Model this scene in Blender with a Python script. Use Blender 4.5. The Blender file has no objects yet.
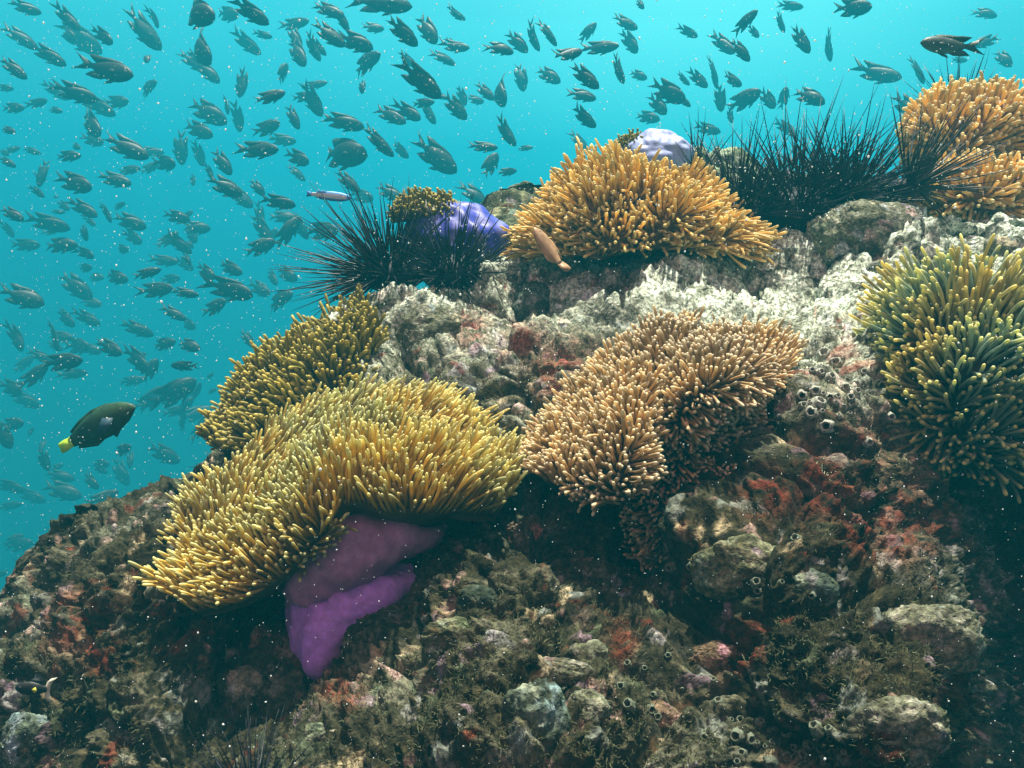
import bpy, math, random
import numpy as np
from mathutils import Vector, Matrix
from mathutils.bvhtree import BVHTree

# ------------------------------------------------------------------ camera, world, sun, exposure
SC = bpy.context.scene
COL = SC.collection
rng = np.random.default_rng(11)
random.seed(5)
FPX = 887.0
PITCH = math.radians(-8)
RIGHT = np.array([1.0, 0, 0])
FWD = np.array([0, math.cos(PITCH), math.sin(PITCH)])
UP = np.array([0, -math.sin(PITCH), math.cos(PITCH)])

cam_data = bpy.data.cameras.new('camera')
cam_data.sensor_width = 36
cam_data.lens = 36 * FPX / 1024
cam_data.clip_start = 0.02
cam_data.clip_end = 400
cam = bpy.data.objects.new('camera', cam_data)
cam.rotation_euler = (math.pi / 2 + PITCH, 0, 0)
COL.objects.link(cam)
SC.camera = cam

SUN_DIR = np.array([0.10, 0.21, 0.96]); SUN_DIR /= np.linalg.norm(SUN_DIR)
SUN_EL = math.asin(SUN_DIR[2]); SUN_AZ = math.atan2(SUN_DIR[0], SUN_DIR[1])
sun_data = bpy.data.lights.new('sun', 'SUN')
sun_data.energy = 5.0
sun_data.angle = math.radians(1.5)
sun_data.color = (1.0, 0.94, 0.78)
sun = bpy.data.objects.new('sun', sun_data)
sun.rotation_euler = Vector(SUN_DIR).to_track_quat('Z', 'Y').to_euler()
COL.objects.link(sun)

world = bpy.data.worlds.new('World')
SC.world = world
world.use_nodes = True
wt = world.node_tree
wt.nodes.clear()
def wn(t, **k):
    n = wt.nodes.new(t)
    for a, b in k.items(): setattr(n, a, b)
    return n
def ramp_set(node, stops, interp='LINEAR'):
    cr = node.color_ramp
    cr.interpolation = interp
    while len(cr.elements) > 1: cr.elements.remove(cr.elements[-1])
    cr.elements[0].position = stops[0][0]; cr.elements[0].color = tuple(stops[0][1]) + (1,)
    for p, c in stops[1:]:
        e = cr.elements.new(p); e.color = tuple(c) + (1,)
w_out = wn('ShaderNodeOutputWorld'); w_add = wn('ShaderNodeAddShader')
w_sky_bg = wn('ShaderNodeBackground'); w_water_bg = wn('ShaderNodeBackground')
w_sky = wn('ShaderNodeTexSky', sky_type='NISHITA', sun_disc=False, sun_elevation=SUN_EL, sun_rotation=SUN_AZ)
w_tc = wn('ShaderNodeTexCoord'); w_sep = wn('ShaderNodeSeparateXYZ')
wt.links.new(w_tc.outputs['Generated'], w_sep.inputs[0])
# water radiance: bright towards the surface and the sun, dim below, with an added warm fill behind the camera
w_el = wn('ShaderNodeMapRange'); w_el.inputs['From Min'].default_value = -1; w_el.inputs['From Max'].default_value = 1
wt.links.new(w_sep.outputs['Z'], w_el.inputs['Value'])
w_elr = wn('ShaderNodeValToRGB')
ramp_set(w_elr, [(0.0, (0.0005, 0.006, 0.009)), (0.30, (0.001, 0.04, 0.055)), (0.42, (0.0012, 0.115, 0.14)),
                 (0.50, (0.0022, 0.185, 0.255)), (0.56, (0.006, 0.30, 0.40)), (0.62, (0.045, 0.53, 0.62)), (0.75, (0.08, 0.36, 0.40)), (1.0, (0.26, 0.36, 0.32))])
wt.links.new(w_el.outputs[0], w_elr.inputs[0])
w_dot = wn('ShaderNodeVectorMath', operation='DOT_PRODUCT')
gd = np.array([0.22, 0.95, 0.22]); gd /= np.linalg.norm(gd)
w_dot.inputs[1].default_value = tuple(gd)
wt.links.new(w_tc.outputs['Generated'], w_dot.inputs[0])
w_dm = wn('ShaderNodeMapRange'); w_dm.inputs['From Min'].default_value = -1; w_dm.inputs['From Max'].default_value = 1
wt.links.new(w_dot.outputs['Value'], w_dm.inputs['Value'])
w_azr = wn('ShaderNodeValToRGB')
ramp_set(w_azr, [(0.0, (3.8, 0.19, 0.16)), (0.35, (2.4, 0.21, 0.18)), (0.6, (0.7, 0.36, 0.33)), (0.85, (0.8, 0.66, 0.71)), (0.95, (1.0, 0.86, 0.89)), (0.985, (1.8, 1.06, 1.04)), (1.0, (3.0, 1.38, 1.26))])
wt.links.new(w_dm.outputs[0], w_azr.inputs[0])
w_mul = wn('ShaderNodeMix', data_type='RGBA', blend_type='MULTIPLY')
w_mul.inputs['Factor'].default_value = 1
wt.links.new(w_elr.outputs[0], w_mul.inputs['A']); wt.links.new(w_azr.outputs[0], w_mul.inputs['B'])
wt.links.new(w_mul.outputs['Result'], w_water_bg.inputs['Color'])
w_water_bg.inputs['Strength'].default_value = 1.0
# the sky through the surface, filtered by the water, only for steep upward directions
w_win = wn('ShaderNodeValToRGB')
ramp_set(w_win, [(0.0, (0, 0, 0)), (0.80, (0, 0, 0)), (0.92, (0.75, 0.9, 0.75))])
wt.links.new(w_el.outputs[0], w_win.inputs[0])
w_mul2 = wn('ShaderNodeMix', data_type='RGBA', blend_type='MULTIPLY')
w_mul2.inputs['Factor'].default_value = 1
wt.links.new(w_sky.outputs[0], w_mul2.inputs['A']); wt.links.new(w_win.outputs[0], w_mul2.inputs['B'])
wt.links.new(w_mul2.outputs['Result'], w_sky_bg.inputs['Color'])
w_sky_bg.inputs['Strength'].default_value = 0.08
wt.links.new(w_water_bg.outputs[0], w_add.inputs[0]); wt.links.new(w_sky_bg.outputs[0], w_add.inputs[1])
wt.links.new(w_add.outputs[0], w_out.inputs['Surface'])

SC.view_settings.view_transform = 'Standard'
SC.view_settings.look = 'None'
SC.view_settings.exposure = 1.6
SC.view_settings.gamma = 1.0
SC.cycles.max_bounces = 5
SC.cycles.diffuse_bounces = 2
SC.cycles.glossy_bounces = 1
SC.cycles.transmission_bounces = 2
SC.cycles.volume_bounces = 0
SC.cycles.transparent_max_bounces = 4
SC.cycles.use_denoising = True
SC.cycles.sample_clamp_indirect = 4.0

# ------------------------------------------------------------------ helpers
def P(px, py, d):
    return RIGHT * ((px - 512) / FPX * d) + UP * ((384 - py) / FPX * d) + FWD * d
def PA(a):                      # array (...,3) of px,py,depth -> world points
    a = np.asarray(a, float)
    return (RIGHT * ((a[..., 0:1] - 512) / FPX * a[..., 2:3]) + UP * ((384 - a[..., 1:2]) / FPX * a[..., 2:3]) + FWD * a[..., 2:3])
def cvec(x, y, z):              # right, up, towards the camera -> world direction
    return RIGHT * x + UP * y - FWD * z
def to_px(p):
    d = p @ FWD
    return np.stack([512 + FPX * (p @ RIGHT) / d, 384 - FPX * (p @ UP) / d, d], -1)
def norm(v):
    return v / np.maximum(np.linalg.norm(v, axis=-1, keepdims=True), 1e-9)

def mesh_obj(name, verts, faces, mat, parent=None, loc=None, attrs=None, smooth=True):
    me = bpy.data.meshes.new(name)
    v = np.asarray(verts, float)
    if loc is not None: v = v - np.asarray(loc)
    if isinstance(faces, np.ndarray):
        n = faces.shape[1]
        me.vertices.add(len(v)); me.vertices.foreach_set('co', v.ravel())
        me.loops.add(faces.size); me.loops.foreach_set('vertex_index', faces.ravel().astype(np.int32))
        me.polygons.add(len(faces)); me.polygons.foreach_set('loop_start', np.arange(0, faces.size, n, dtype=np.int32))
        me.update(calc_edges=True)
    else:
        me.from_pydata([tuple(x) for x in v], [], faces)
    me.polygons.foreach_set('use_smooth', np.full(len(me.polygons), smooth))
    for k, a in (attrs or {}).items():
        at = me.attributes.new(k, 'FLOAT', 'POINT'); at.data.foreach_set('value', np.asarray(a, np.float32).ravel())
    for m in (mat if isinstance(mat, (list, tuple)) else [mat]): me.materials.append(m)
    o = bpy.data.objects.new(name, me); COL.objects.link(o)
    if parent is not None:
        o.parent = parent
    elif loc is not None:
        o.location = loc
    return o
def tag(o, label=None, cat=None, group=None, kind=None):
    if label: o['label'] = label
    if cat: o['category'] = cat
    if group: o['group'] = group
    if kind: o['kind'] = kind
    return o
def empty(name, loc, label, cat, group=None):
    o = bpy.data.objects.new(name, None); COL.objects.link(o); o.location = loc
    o.empty_display_size = .05
    return tag(o, label, cat, group)

# vector noise -----------------------------------------------------
def _h(ix, iy, iz, s=0):
    n = (ix.astype(np.int64) * 374761393 + iy.astype(np.int64) * 668265263 + iz.astype(np.int64) * 2147483647 + s * 1274126177) & 0xFFFFFFFF
    n = ((n ^ (n >> 13)) * 1274126177) & 0xFFFFFFFF
    n = ((n ^ (n >> 15)) * 2246822519) & 0xFFFFFFFF
    return ((n ^ (n >> 16)) & 0xFFFFFF) / float(0xFFFFFF)
def vnoise(p, s=0):
    i = np.floor(p); f = p - i; i = i.astype(np.int64)
    u = f * f * f * (f * (f * 6 - 15) + 10)
    r = 0
    for dx in (0, 1):
        wx = u[:, 0] if dx else 1 - u[:, 0]
        for dy in (0, 1):
            wy = u[:, 1] if dy else 1 - u[:, 1]
            for dz in (0, 1):
                wz = u[:, 2] if dz else 1 - u[:, 2]
                r = r + wx * wy * wz * _h(i[:, 0] + dx, i[:, 1] + dy, i[:, 2] + dz, s)
    return r * 2 - 1
def fbm(p, o=4, s=0, g=.5, ridge=False):
    r = 0; a = 1; t = 0
    for k in range(o):
        n = vnoise(p * 2.03 ** k + 17.3 * k, s + k)
        if ridge: n = 1 - 2 * np.abs(n)
        r = r + a * n; t += a; a *= g
    return r / t
def worley(p, s=0):
    i = np.floor(p).astype(np.int64); f1 = np.full(len(p), 9.0); f2 = f1.copy()
    for dx in (-1, 0, 1):
        for dy in (-1, 0, 1):
            for dz in (-1, 0, 1):
                c = i + np.array([dx, dy, dz])
                q = c + np.stack([_h(c[:, 0], c[:, 1], c[:, 2], s + k) for k in (1, 2, 3)], 1)
                d = np.linalg.norm(q - p, axis=1)
                m = d < f1
                f2 = np.where(m, f1, np.minimum(f2, d)); f1 = np.where(m, d, f1)
    return f1, f2

# ------------------------------------------------------------------ materials
def new_mat(name):
    m = bpy.data.materials.new(name); m.use_nodes = True
    nt = m.node_tree; nt.nodes.clear()
    return m, nt
class NT:
    def __init__(s, nt): s.nt = nt
    def n(s, t, ins=None, **k):
        x = s.nt.nodes.new(t)
        for a, b in k.items(): setattr(x, a, b)
        for a, b in (ins or {}).items():
            if hasattr(b, 'is_output'): s.nt.links.new(b, x.inputs[a])
            else: x.inputs[a].default_value = b
        return x
    def ramp(s, fac, stops, interp='LINEAR'):
        r = s.n('ShaderNodeValToRGB', {0: fac}); ramp_set(r, stops, interp); return r.outputs[0]
    def mix(s, f, a, b, blend='MIX'):
        x = s.n('ShaderNodeMix', data_type='RGBA', blend_type=blend)
        for k, v in ((0, f), ('A', a), ('B', b)):
            inp = x.inputs[k]
            if hasattr(v, 'is_output'): s.nt.links.new(v, inp)
            else: inp.default_value = v if k == 0 else (tuple(v) + (1,))[:4]
        return x.outputs['Result']
    def noise(s, vec, scale, detail=4, rough=.55, dist=0):
        return s.n('ShaderNodeTexNoise', {'Vector': vec, 'Scale': scale, 'Detail': detail, 'Roughness': rough, 'Distortion': dist}).outputs['Fac']
    def math(s, op, a, b=0.0):
        x = s.n('ShaderNodeMath', operation=op)
        for k, v in ((0, a), (1, b)):
            if hasattr(v, 'is_output'): s.nt.links.new(v, x.inputs[k])
            else: x.inputs[k].default_value = v
        return x.outputs[0]

def rock_material(name, tint=(1, 1, 1), gain=1.0, red=1.0, own_pale=False, scale=1.0, greens=1.0):
    m, nt = new_mat(name); g = NT(nt)
    geo = g.n('ShaderNodeNewGeometry')
    tc = g.n('ShaderNodeTexCoord')
    pos = g.n('ShaderNodeVectorMath', {0: geo.outputs['Position'], 'Scale': scale}, operation='SCALE').outputs[0]
    n1 = g.noise(pos, 7, 8, .62, .6)
    n2 = g.noise(pos, 26, 6, .6, .8)
    n3 = g.noise(pos, 110, 4, .65)
    base = g.ramp(n1, [(.30, (.020, .018, .012)), (.42, (.055, .053, .030)), (.52, (.13, .135, .075)), (.62, (.20, .21, .15)), (.72, (.36, .34, .27))])
    fine = g.ramp(n2, [(.30, (.014, .013, .010)), (.45, (.07, .07, .045)), (.56, (.20, .20, .15)), (.68, (.42, .40, .33))])
    c = g.mix(.55, base, fine)
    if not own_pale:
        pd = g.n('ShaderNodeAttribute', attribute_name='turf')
        c = g.mix(pd.outputs['Fac'], c, g.mix(1.0, c, (.27, .25, .18), 'MULTIPLY'))  # dark algae turf, with the front slope's shade painted into the same darkening
    # encrusting patches with their own colours
    wob = g.n('ShaderNodeTexNoise', {'Vector': pos, 'Scale': 18, 'Detail': 3})
    wv = g.n('ShaderNodeVectorMath', {0: wob.outputs['Color'], 'Scale': .09}, operation='SCALE').outputs[0]
    pv = g.n('ShaderNodeVectorMath', {0: pos, 1: wv}, operation='ADD').outputs[0]
    vo = g.n('ShaderNodeTexVoronoi', {'Vector': pv, 'Scale': 22})
    sep = g.n('ShaderNodeSeparateColor', {0: vo.outputs['Color']})
    pc = g.ramp(sep.outputs[0], [(0.0, (.24, .28, .27)), (.2, (.42, .30, .28)), (.36, (.10, .13, .08)), (.5, (.34, .35, .37)), (.63, (.48, .41, .28)), (.78, (.04, .04, .03)), (.88, (.28, .21, .28))], 'CONSTANT')
    edge = g.n('ShaderNodeMapRange', {'Value': vo.outputs['Distance'], 'From Min': .55, 'From Max': .35}).outputs[0]
    pm = g.math('MULTIPLY', g.n('ShaderNodeMapRange', {'Value': sep.outputs[1], 'From Min': .36, 'From Max': .46}).outputs[0], edge)
    pm = g.math('MULTIPLY', pm, g.n('ShaderNodeMapRange', {'Value': n2, 'From Min': .38, 'From Max': .52}).outputs[0])
    c = g.mix(g.math('MULTIPLY', pm, .88), c, pc)
    # rust red sponge film
    rn = g.noise(g.n('ShaderNodeVectorMath', {0: pos, 1: (3.1, 7.7, 1.3)}, operation='ADD').outputs[0], 11, 5, .6, 1.0)
    rm = g.n('ShaderNodeMapRange', {'Value': rn, 'From Min': .60, 'From Max': .68, 'To Max': .75 * red}).outputs[0]
    if not own_pale:
        ra = g.n('ShaderNodeAttribute', attribute_name='red')
        rm = g.math('MAXIMUM', g.math('MULTIPLY', rm, .8), g.math('MULTIPLY', ra.outputs['Fac'], g.n('ShaderNodeMapRange', {'Value': n2, 'From Min': .4, 'From Max': .55}).outputs[0]))
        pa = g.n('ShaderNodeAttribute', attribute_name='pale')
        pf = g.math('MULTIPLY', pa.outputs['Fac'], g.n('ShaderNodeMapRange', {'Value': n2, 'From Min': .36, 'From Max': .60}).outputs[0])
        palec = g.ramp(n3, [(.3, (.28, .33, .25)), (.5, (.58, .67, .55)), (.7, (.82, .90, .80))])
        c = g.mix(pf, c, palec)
    c = g.mix(rm, c, (.19, .034, .018))
    if not own_pale: c = g.mix(pd.outputs['Fac'], c, g.mix(1.0, c, (.58, .56, .49), 'MULTIPLY'))  # the same painted shade and turf tone, over the crust colours
    sp = g.ramp(n3, [(.32, (.30, .30, .30)), (.5, (.95, .95, .95)), (.66, (1.7, 1.7, 1.6))])
    c = g.mix(1.0, c, sp, 'MULTIPLY')
    c = g.mix(1.0, c, tuple(t * gain for t in tint), 'MULTIPLY')
    b1 = g.n('ShaderNodeBump', {'Height': n3, 'Strength': .8, 'Distance': .004})
    vp = g.n('ShaderNodeTexVoronoi', {'Vector': pv, 'Scale': 95})
    hole = g.n('ShaderNodeMapRange', {'Value': vp.outputs['Distance'], 'From Min': .08, 'From Max': .35}).outputs[0]
    b2 = g.n('ShaderNodeBump', {'Height': hole, 'Strength': .6, 'Distance': .005, 'Normal': b1.outputs[0]})
    b3 = g.n('ShaderNodeBump', {'Height': n2, 'Strength': .5, 'Distance': .012, 'Normal': b2.outputs[0]})
    bs = g.n('ShaderNodeBsdfPrincipled', {'Base Color': c, 'Roughness': .92, 'Normal': b3.outputs[0], 'Specular IOR Level': .12})
    out = g.n('ShaderNodeOutputMaterial', {'Surface': bs.outputs[0]})
    return m

def tentacle_material(name, base, mid, tip, transl=.35, patch=None, patch_scale=5):
    """base/mid/tip colours along the tentacle, varied from one to the next."""
    m, nt = new_mat(name); g = NT(nt)
    t = g.n('ShaderNodeAttribute', attribute_name='along').outputs['Fac']
    r = g.n('ShaderNodeAttribute', attribute_name='vary').outputs['Fac']
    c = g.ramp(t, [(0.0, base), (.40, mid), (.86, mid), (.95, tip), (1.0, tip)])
    if patch:
        geo = g.n('ShaderNodeNewGeometry')
        pn = g.noise(geo.outputs['Position'], patch_scale, 2)
        pf = g.n('ShaderNodeMapRange', {'Value': pn, 'From Min': .44, 'From Max': .58, 'To Max': .85}).outputs[0]
        c2 = g.ramp(t, [(0.0, patch[0]), (.4, patch[1]), (.88, patch[1]), (.96, patch[2])])
        c = g.mix(pf, c, c2)
    v = g.ramp(r, [(0, (.62, .62, .62)), (.5, (1, 1, 1)), (1, (1.3, 1.25, 1.15))])
    c = g.mix(1.0, c, v, 'MULTIPLY')
    bs = g.n('ShaderNodeBsdfPrincipled', {'Base Color': c, 'Roughness': .42, 'Specular IOR Level': .25})
    tr = g.n('ShaderNodeBsdfTranslucent', {'Color': c})
    mx = g.n('ShaderNodeMixShader', {0: transl, 1: bs.outputs[0], 2: tr.outputs[0]})
    g.n('ShaderNodeOutputMaterial', {'Surface': mx.outputs[0]})
    return m
def flesh_material(name, c1, c2, scale=20, rough=.5, transl=.1, stripe=None):
    m, nt = new_mat(name); g = NT(nt)
    geo = g.n('ShaderNodeNewGeometry'); pos = geo.outputs['Position']
    n = g.noise(pos, scale, 5, .6, .5)
    c = g.ramp(n, [(.3, c1), (.7, c2)])
    n2 = g.noise(pos, scale * 9, 3, .6)
    c = g.mix(1.0, c, g.ramp(n2, [(.3, (.75, .75, .75)), (.7, (1.2, 1.2, 1.2))]), 'MULTIPLY')
    if stripe:
        wv = g.n('ShaderNodeTexWave', {'Vector': pos, 'Scale': stripe[0], 'Distortion': 5.0, 'Detail': 2.0, 'Detail Scale': 1.5}, wave_type='BANDS', bands_direction='X').outputs['Fac']
        c = g.mix(g.n('ShaderNodeMapRange', {'Value': wv, 'From Min': .6, 'From Max': 1.0, 'To Max': .28}).outputs[0], c, stripe[1])
    bp = g.n('ShaderNodeBump', {'Height': n, 'Strength': .4, 'Distance': .006})
    bs = g.n('ShaderNodeBsdfPrincipled', {'Base Color': c, 'Roughness': rough, 'Specular IOR Level': .25, 'Normal': bp.outputs[0]})
    tr = g.n('ShaderNodeBsdfTranslucent', {'Color': c})
    mx = g.n('ShaderNodeMixShader', {0: transl, 1: bs.outputs[0], 2: tr.outputs[0]})
    g.n('ShaderNodeOutputMaterial', {'Surface': mx.outputs[0]})
    return m
def plain_material(name, col, rough=.6, var=.4, scale=60, spec=.2):
    m, nt = new_mat(name); g = NT(nt)
    tc = g.n('ShaderNodeTexCoord')
    n = g.noise(tc.outputs['Object'], scale, 4, .6)
    c = g.mix(1.0, col, g.ramp(n, [(.3, (1 - var,) * 3), (.7, (1 + var,) * 3)]), 'MULTIPLY')
    bs = g.n('ShaderNodeBsdfPrincipled', {'Base Color': c, 'Roughness': rough, 'Specular IOR Level': spec})
    g.n('ShaderNodeOutputMaterial', {'Surface': bs.outputs[0]})
    return m

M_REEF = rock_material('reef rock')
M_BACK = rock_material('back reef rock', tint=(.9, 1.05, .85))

# ------------------------------------------------------------------ reef
def tps(ctrl):
    c = np.array(ctrl, float); X = c[:, :2] / 300.0; y = c[:, 2]
    def K(a, b):
        r2 = ((a[:, None] - b[None]) ** 2).sum(-1)
        return .5 * r2 * np.log(r2 + 1e-9)
    n = len(X)
    A = np.zeros((n + 3, n + 3)); A[:n, :n] = K(X, X) + 1e-3 * np.eye(n)
    A[:n, n] = 1; A[:n, n + 1:] = X; A[n, :n] = 1; A[n + 1:, :n] = X.T
    w = np.linalg.solve(A, np.concatenate([y, np.zeros(3)]))
    def f(px, py):
        Q = np.stack([np.ravel(px), np.ravel(py)], 1) / 300.0
        out = np.empty(len(Q))
        for k in range(0, len(Q), 40000):
            q = Q[k:k + 40000]
            out[k:k + 40000] = K(q, X) @ w[:n] + w[n] + q @ w[n + 1:]
        return out.reshape(np.shape(px))
    return f

def grid_faces(nr, nc):
    i = np.arange(nr * nc).reshape(nr, nc)
    return np.stack([i[:-1, :-1], i[:-1, 1:], i[1:, 1:], i[1:, :-1]], -1).reshape(-1, 4)
def grid_normals(V):
    du = np.gradient(V, axis=1); dv = np.gradient(V, axis=0)
    return norm(np.cross(du, dv))

def reef_mesh(ctrl, sil, bottom, x0, x1, nc, nf, nb, back, amp, seed):
    """Front slope from depth soundings, rounded over its crest and down the far side."""
    sil = np.array(sil, float)
    allc = list(ctrl) + [tuple(s) for s in sil]
    f = tps(allc)
    px = np.linspace(x0, x1, nc)
    def sm(xp, fp):                                  # smooth interpolation along the crest
        y = np.interp(px, xp, fp); k = max(3, nc // 90); ker = np.hanning(2 * k + 1); ker /= ker.sum()
        return np.convolve(np.pad(y, k, mode='edge'), ker, 'valid')
    s = sm(sil[:, 0], sil[:, 1]); ds = sm(sil[:, 0], sil[:, 2])
    t = np.linspace(0, 1, nf)
    PY = bottom + (s[None] - bottom) * t[:, None]
    PX = np.repeat(px[None], nf, 0)
    D = f(PX, PY)
    b = np.clip((t - .85) / .15, 0, 1)[:, None] ** 2
    D = D * (1 - b) + ds[None] * b
    V = PA(np.stack([PX, PY, D], -1))
    th = np.linspace(0, 1, nb + 1)[1:]
    B = V[-1][None] + (FWD * 1)[None, None] * (np.sin(th * math.pi / 2) * back)[:, None, None] + np.array([0, 0, -1.0]) * ((1 - np.cos(th * math.pi / 2)) * back * 1.5)[:, None, None]
    V = np.concatenate([V, B], 0)
    nr = V.shape[0]
    N = grid_normals(V)
    if (N[nf // 2, nc // 2] @ (-V[nf // 2, nc // 2])) < 0: N = -N
    # gentle blur of the normals so that displacement does not fold
    for _ in range(6):
        N[1:-1, 1:-1] = (N[1:-1, 1:-1] * 2 + N[:-2, 1:-1] + N[2:, 1:-1] + N[1:-1, :-2] + N[1:-1, 2:]) / 6
    N = norm(N).reshape(-1, 3); p = V.reshape(-1, 3)
    wp = p + .03 * np.stack([vnoise(p * 9, seed + k) for k in (50, 51, 52)], 1)
    f1, f2 = worley(wp * 4.2, seed)
    g1, g2 = worley(wp * 11, seed + 9)
    h1, h2 = worley((wp + .012 * np.stack([vnoise(p * 40, seed + k) for k in (60, 61, 62)], 1)) * 30, seed + 19)
    k1, k2 = worley(wp * 75, seed + 29)
    m1 = np.clip(.5 + 1.4 * vnoise(p * 5, seed + 90), 0, 1); m2 = np.clip(.4 + 1.5 * vnoise(p * 7, seed + 91), 0, 1)
    d = .085 * fbm(p * 2.8, 3, seed)
    d += .085 * (.5 - f1) - .030 * np.exp(-((f2 - f1) / .06) ** 2)
    d += (.034 * (.5 - g1) - .016 * np.exp(-((g2 - g1) / .07) ** 2)) * m1
    d += .015 * (.5 - h1) * m2
    pit = np.clip(vnoise(p * 8, seed + 70) * 1.8, 0, 1)
    d -= .018 * np.clip(1 - h1 / .40, 0, 1) ** .6 * pit
    m3 = np.clip(.45 + 1.6 * vnoise(p * 6, seed + 92), .05, 1)
    hol = np.clip(vnoise(p * 5.5, seed + 93) * 2 + .1, 0, 1)
    d -= .030 * np.clip(1 - g1 / .38, 0, 1) ** .7 * hol
    d += .016 * fbm(p * 11, 3, seed + 5, .5, True)
    low = np.clip((np.interp(to_px(p)[:, 0], [0, 400, 560, 700, 1024], [380, 400, 430, 430, 420]) - to_px(p)[:, 1]) / -80, .22, 1) if amp == 1.0 else 0
    m3 = np.maximum(m3, .75 * low)
    d += .016 * fbm(p * 34, 3, seed + 6, .55, True) * m3
    d += low * (.013 * np.abs(fbm(p * 20, 3, seed + 61, .55)) * 2 + .007 * fbm(p * 75, 2, seed + 62, .6, True))
    d -= low * .016 * np.clip(1 - h1 / .42, 0, 1) ** .7 * np.clip(vnoise(p * 10, seed + 63) * 2.2, 0, 1)
    d -= low * .012 * np.clip(1 - worley(wp * 52, seed + 64)[0] / .36, 0, 1) ** .7 * np.clip(vnoise(p * 12, seed + 65) * 2, 0, 1)
    d += .006 * (.5 - k1) * m2 - .007 * np.clip(1 - k1 / .35, 0, 1) * np.clip(vnoise(p * 11, seed + 71) * 2, 0, 1)
    d += .0035 * fbm(p * 130, 2, seed + 8)
    p2 = p + N * (d * amp)[:, None]
    return p2, grid_faces(nr, nc), V.shape[:2]

sil_main = [(-330, 800, 1.9), (-100, 680, 1.85), (-20, 622, 1.8), (15, 590, 1.76), (40, 538, 1.74), (70, 506, 1.75), (125, 483, 1.78), (215, 444, 1.84),
            (250, 430, 1.92), (300, 370, 2.03), (340, 316, 2.12), (380, 298, 2.2), (420, 294, 2.22), (470, 288, 2.25), (510, 264, 2.28), (560, 250, 2.32), (640, 248, 2.38),
            (740, 240, 2.38), (790, 232, 2.34), (830, 208, 2.30), (880, 196, 2.30), (930, 200, 2.32), (970, 212, 2.34), (1024, 216, 2.36), (1200, 220, 2.4), (1350, 240, 2.4)]
ctrl_main = [(-330, 1250, 1.0), (0, 1250, .8), (300, 1250, .72), (600, 1250, .70), (900, 1250, .75), (1350, 1250, .85),
    (-300, 900, 1.5), (-150, 768, 1.45), (0, 768, 1.28), (200, 768, 1.13), (400, 768, 1.03), (600, 768, .99), (800, 768, 1.0), (930, 768, 1.08), (1005, 768, 1.62), (1300, 768, 1.5),
    (-100, 700, 1.6), (0, 660, 1.47), (150, 650, 1.32), (300, 660, 1.42), (350, 640, 1.46), (450, 650, 1.20), (600, 650, 1.16), (750, 650, 1.09), (900, 650, 1.08), (960, 650, 1.18), (1003, 650, 1.78), (1150, 650, 1.7),
    (60, 560, 1.6), (150, 560, 1.48), (240, 590, 1.58), (330, 590, 1.64), (390, 570, 1.58), (470, 555, 1.38), (560, 550, 1.33), (650, 580, 1.46), (740, 550, 1.22), (850, 560, 1.24), (930, 560, 1.40), (1000, 560, 1.90), (1150, 560, 1.8),
    (140, 510, 1.64), (230, 490, 1.68), (350, 480, 1.72), (450, 490, 1.66), (540, 505, 1.46), (620, 490, 1.68), (700, 490, 1.68), (790, 470, 1.38), (870, 470, 1.45), (950, 470, 1.66), (1060, 470, 1.7), (1300, 500, 1.6),
    (330, 410, 1.92), (420, 410, 1.84), (500, 420, 1.75), (570, 410, 1.72), (660, 400, 1.66), (780, 400, 1.56), (840, 390, 1.52), (950, 400, 1.72), (1060, 400, 1.74),
    (380, 340, 2.02), (480, 340, 1.88), (560, 340, 1.85), (650, 330, 1.82), (740, 330, 1.8), (840, 330, 1.76), (950, 330, 1.84), (1060, 330, 1.86), (1300, 330, 1.9),
    (420, 305, 2.12), (500, 290, 2.02), (600, 290, 2.02), (700, 285, 2.02), (800, 280, 2.04), (900, 270, 2.05), (1000, 270, 2.06), (1200, 270, 2.1)]
RV, RF, RSH = reef_mesh(ctrl_main, sil_main, 1060, -210, 1215, 800, 440, 40, .8, 1.0, 3)
hpx = to_px(RV)
pale = np.clip((np.interp(hpx[:, 0], [300, 400, 520, 600, 680, 800, 1024], [430, 395, 365, 350, 395, 410, 370]) - hpx[:, 1]) / 120, 0, 1)  # paler crest rock, with sunlit highlights painted into its colour
turf_shade = np.clip((hpx[:, 1] - np.interp(hpx[:, 0], [300, 400, 560, 640, 700, 800, 1024], [370, 370, 370, 370, 390, 395, 410])) / 90 + .5 * fbm(RV * 4, 2, 12), 0, 1) * np.clip(1.05 - .55 * np.clip(fbm(RV * 7, 3, 13) * 3, 0, 1), 0, 1)  # turf cover plus painted shade, growing down the front slope
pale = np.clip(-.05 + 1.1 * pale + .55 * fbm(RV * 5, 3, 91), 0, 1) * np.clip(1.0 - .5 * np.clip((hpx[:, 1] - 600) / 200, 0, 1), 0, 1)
REDSPOT = [(565, 375, 40), (520, 340, 25), (470, 330, 20), (605, 395, 25), (830, 480, 45), (870, 440, 30), (765, 490, 30), (560, 490, 35), (900, 520, 45), (590, 500, 25), (70, 625, 35), (100, 650, 25), (340, 690, 25), (735, 650, 30), (860, 530, 25), (880, 745, 20), (620, 640, 20), (300, 640, 25)]
red = np.zeros(len(RV))
for x, y, r in REDSPOT: red = np.maximum(red, np.clip(1.3 - np.hypot(hpx[:, 0] - x, hpx[:, 1] - y) / r, 0, 1))
red = np.clip(red * (.75 + .7 * fbm(RV * 30, 3, 33)), 0, .9)
reef = mesh_obj('reef_rock', RV, RF, M_REEF, attrs={'pale': pale, 'red': red, 'turf': turf_shade})
tag(reef, 'main coral rock slope carrying the anemones, pitted and overgrown', 'reef', kind='structure')
bvh = BVHTree.FromPolygons([tuple(v) for v in RV], RF.tolist())
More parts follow.
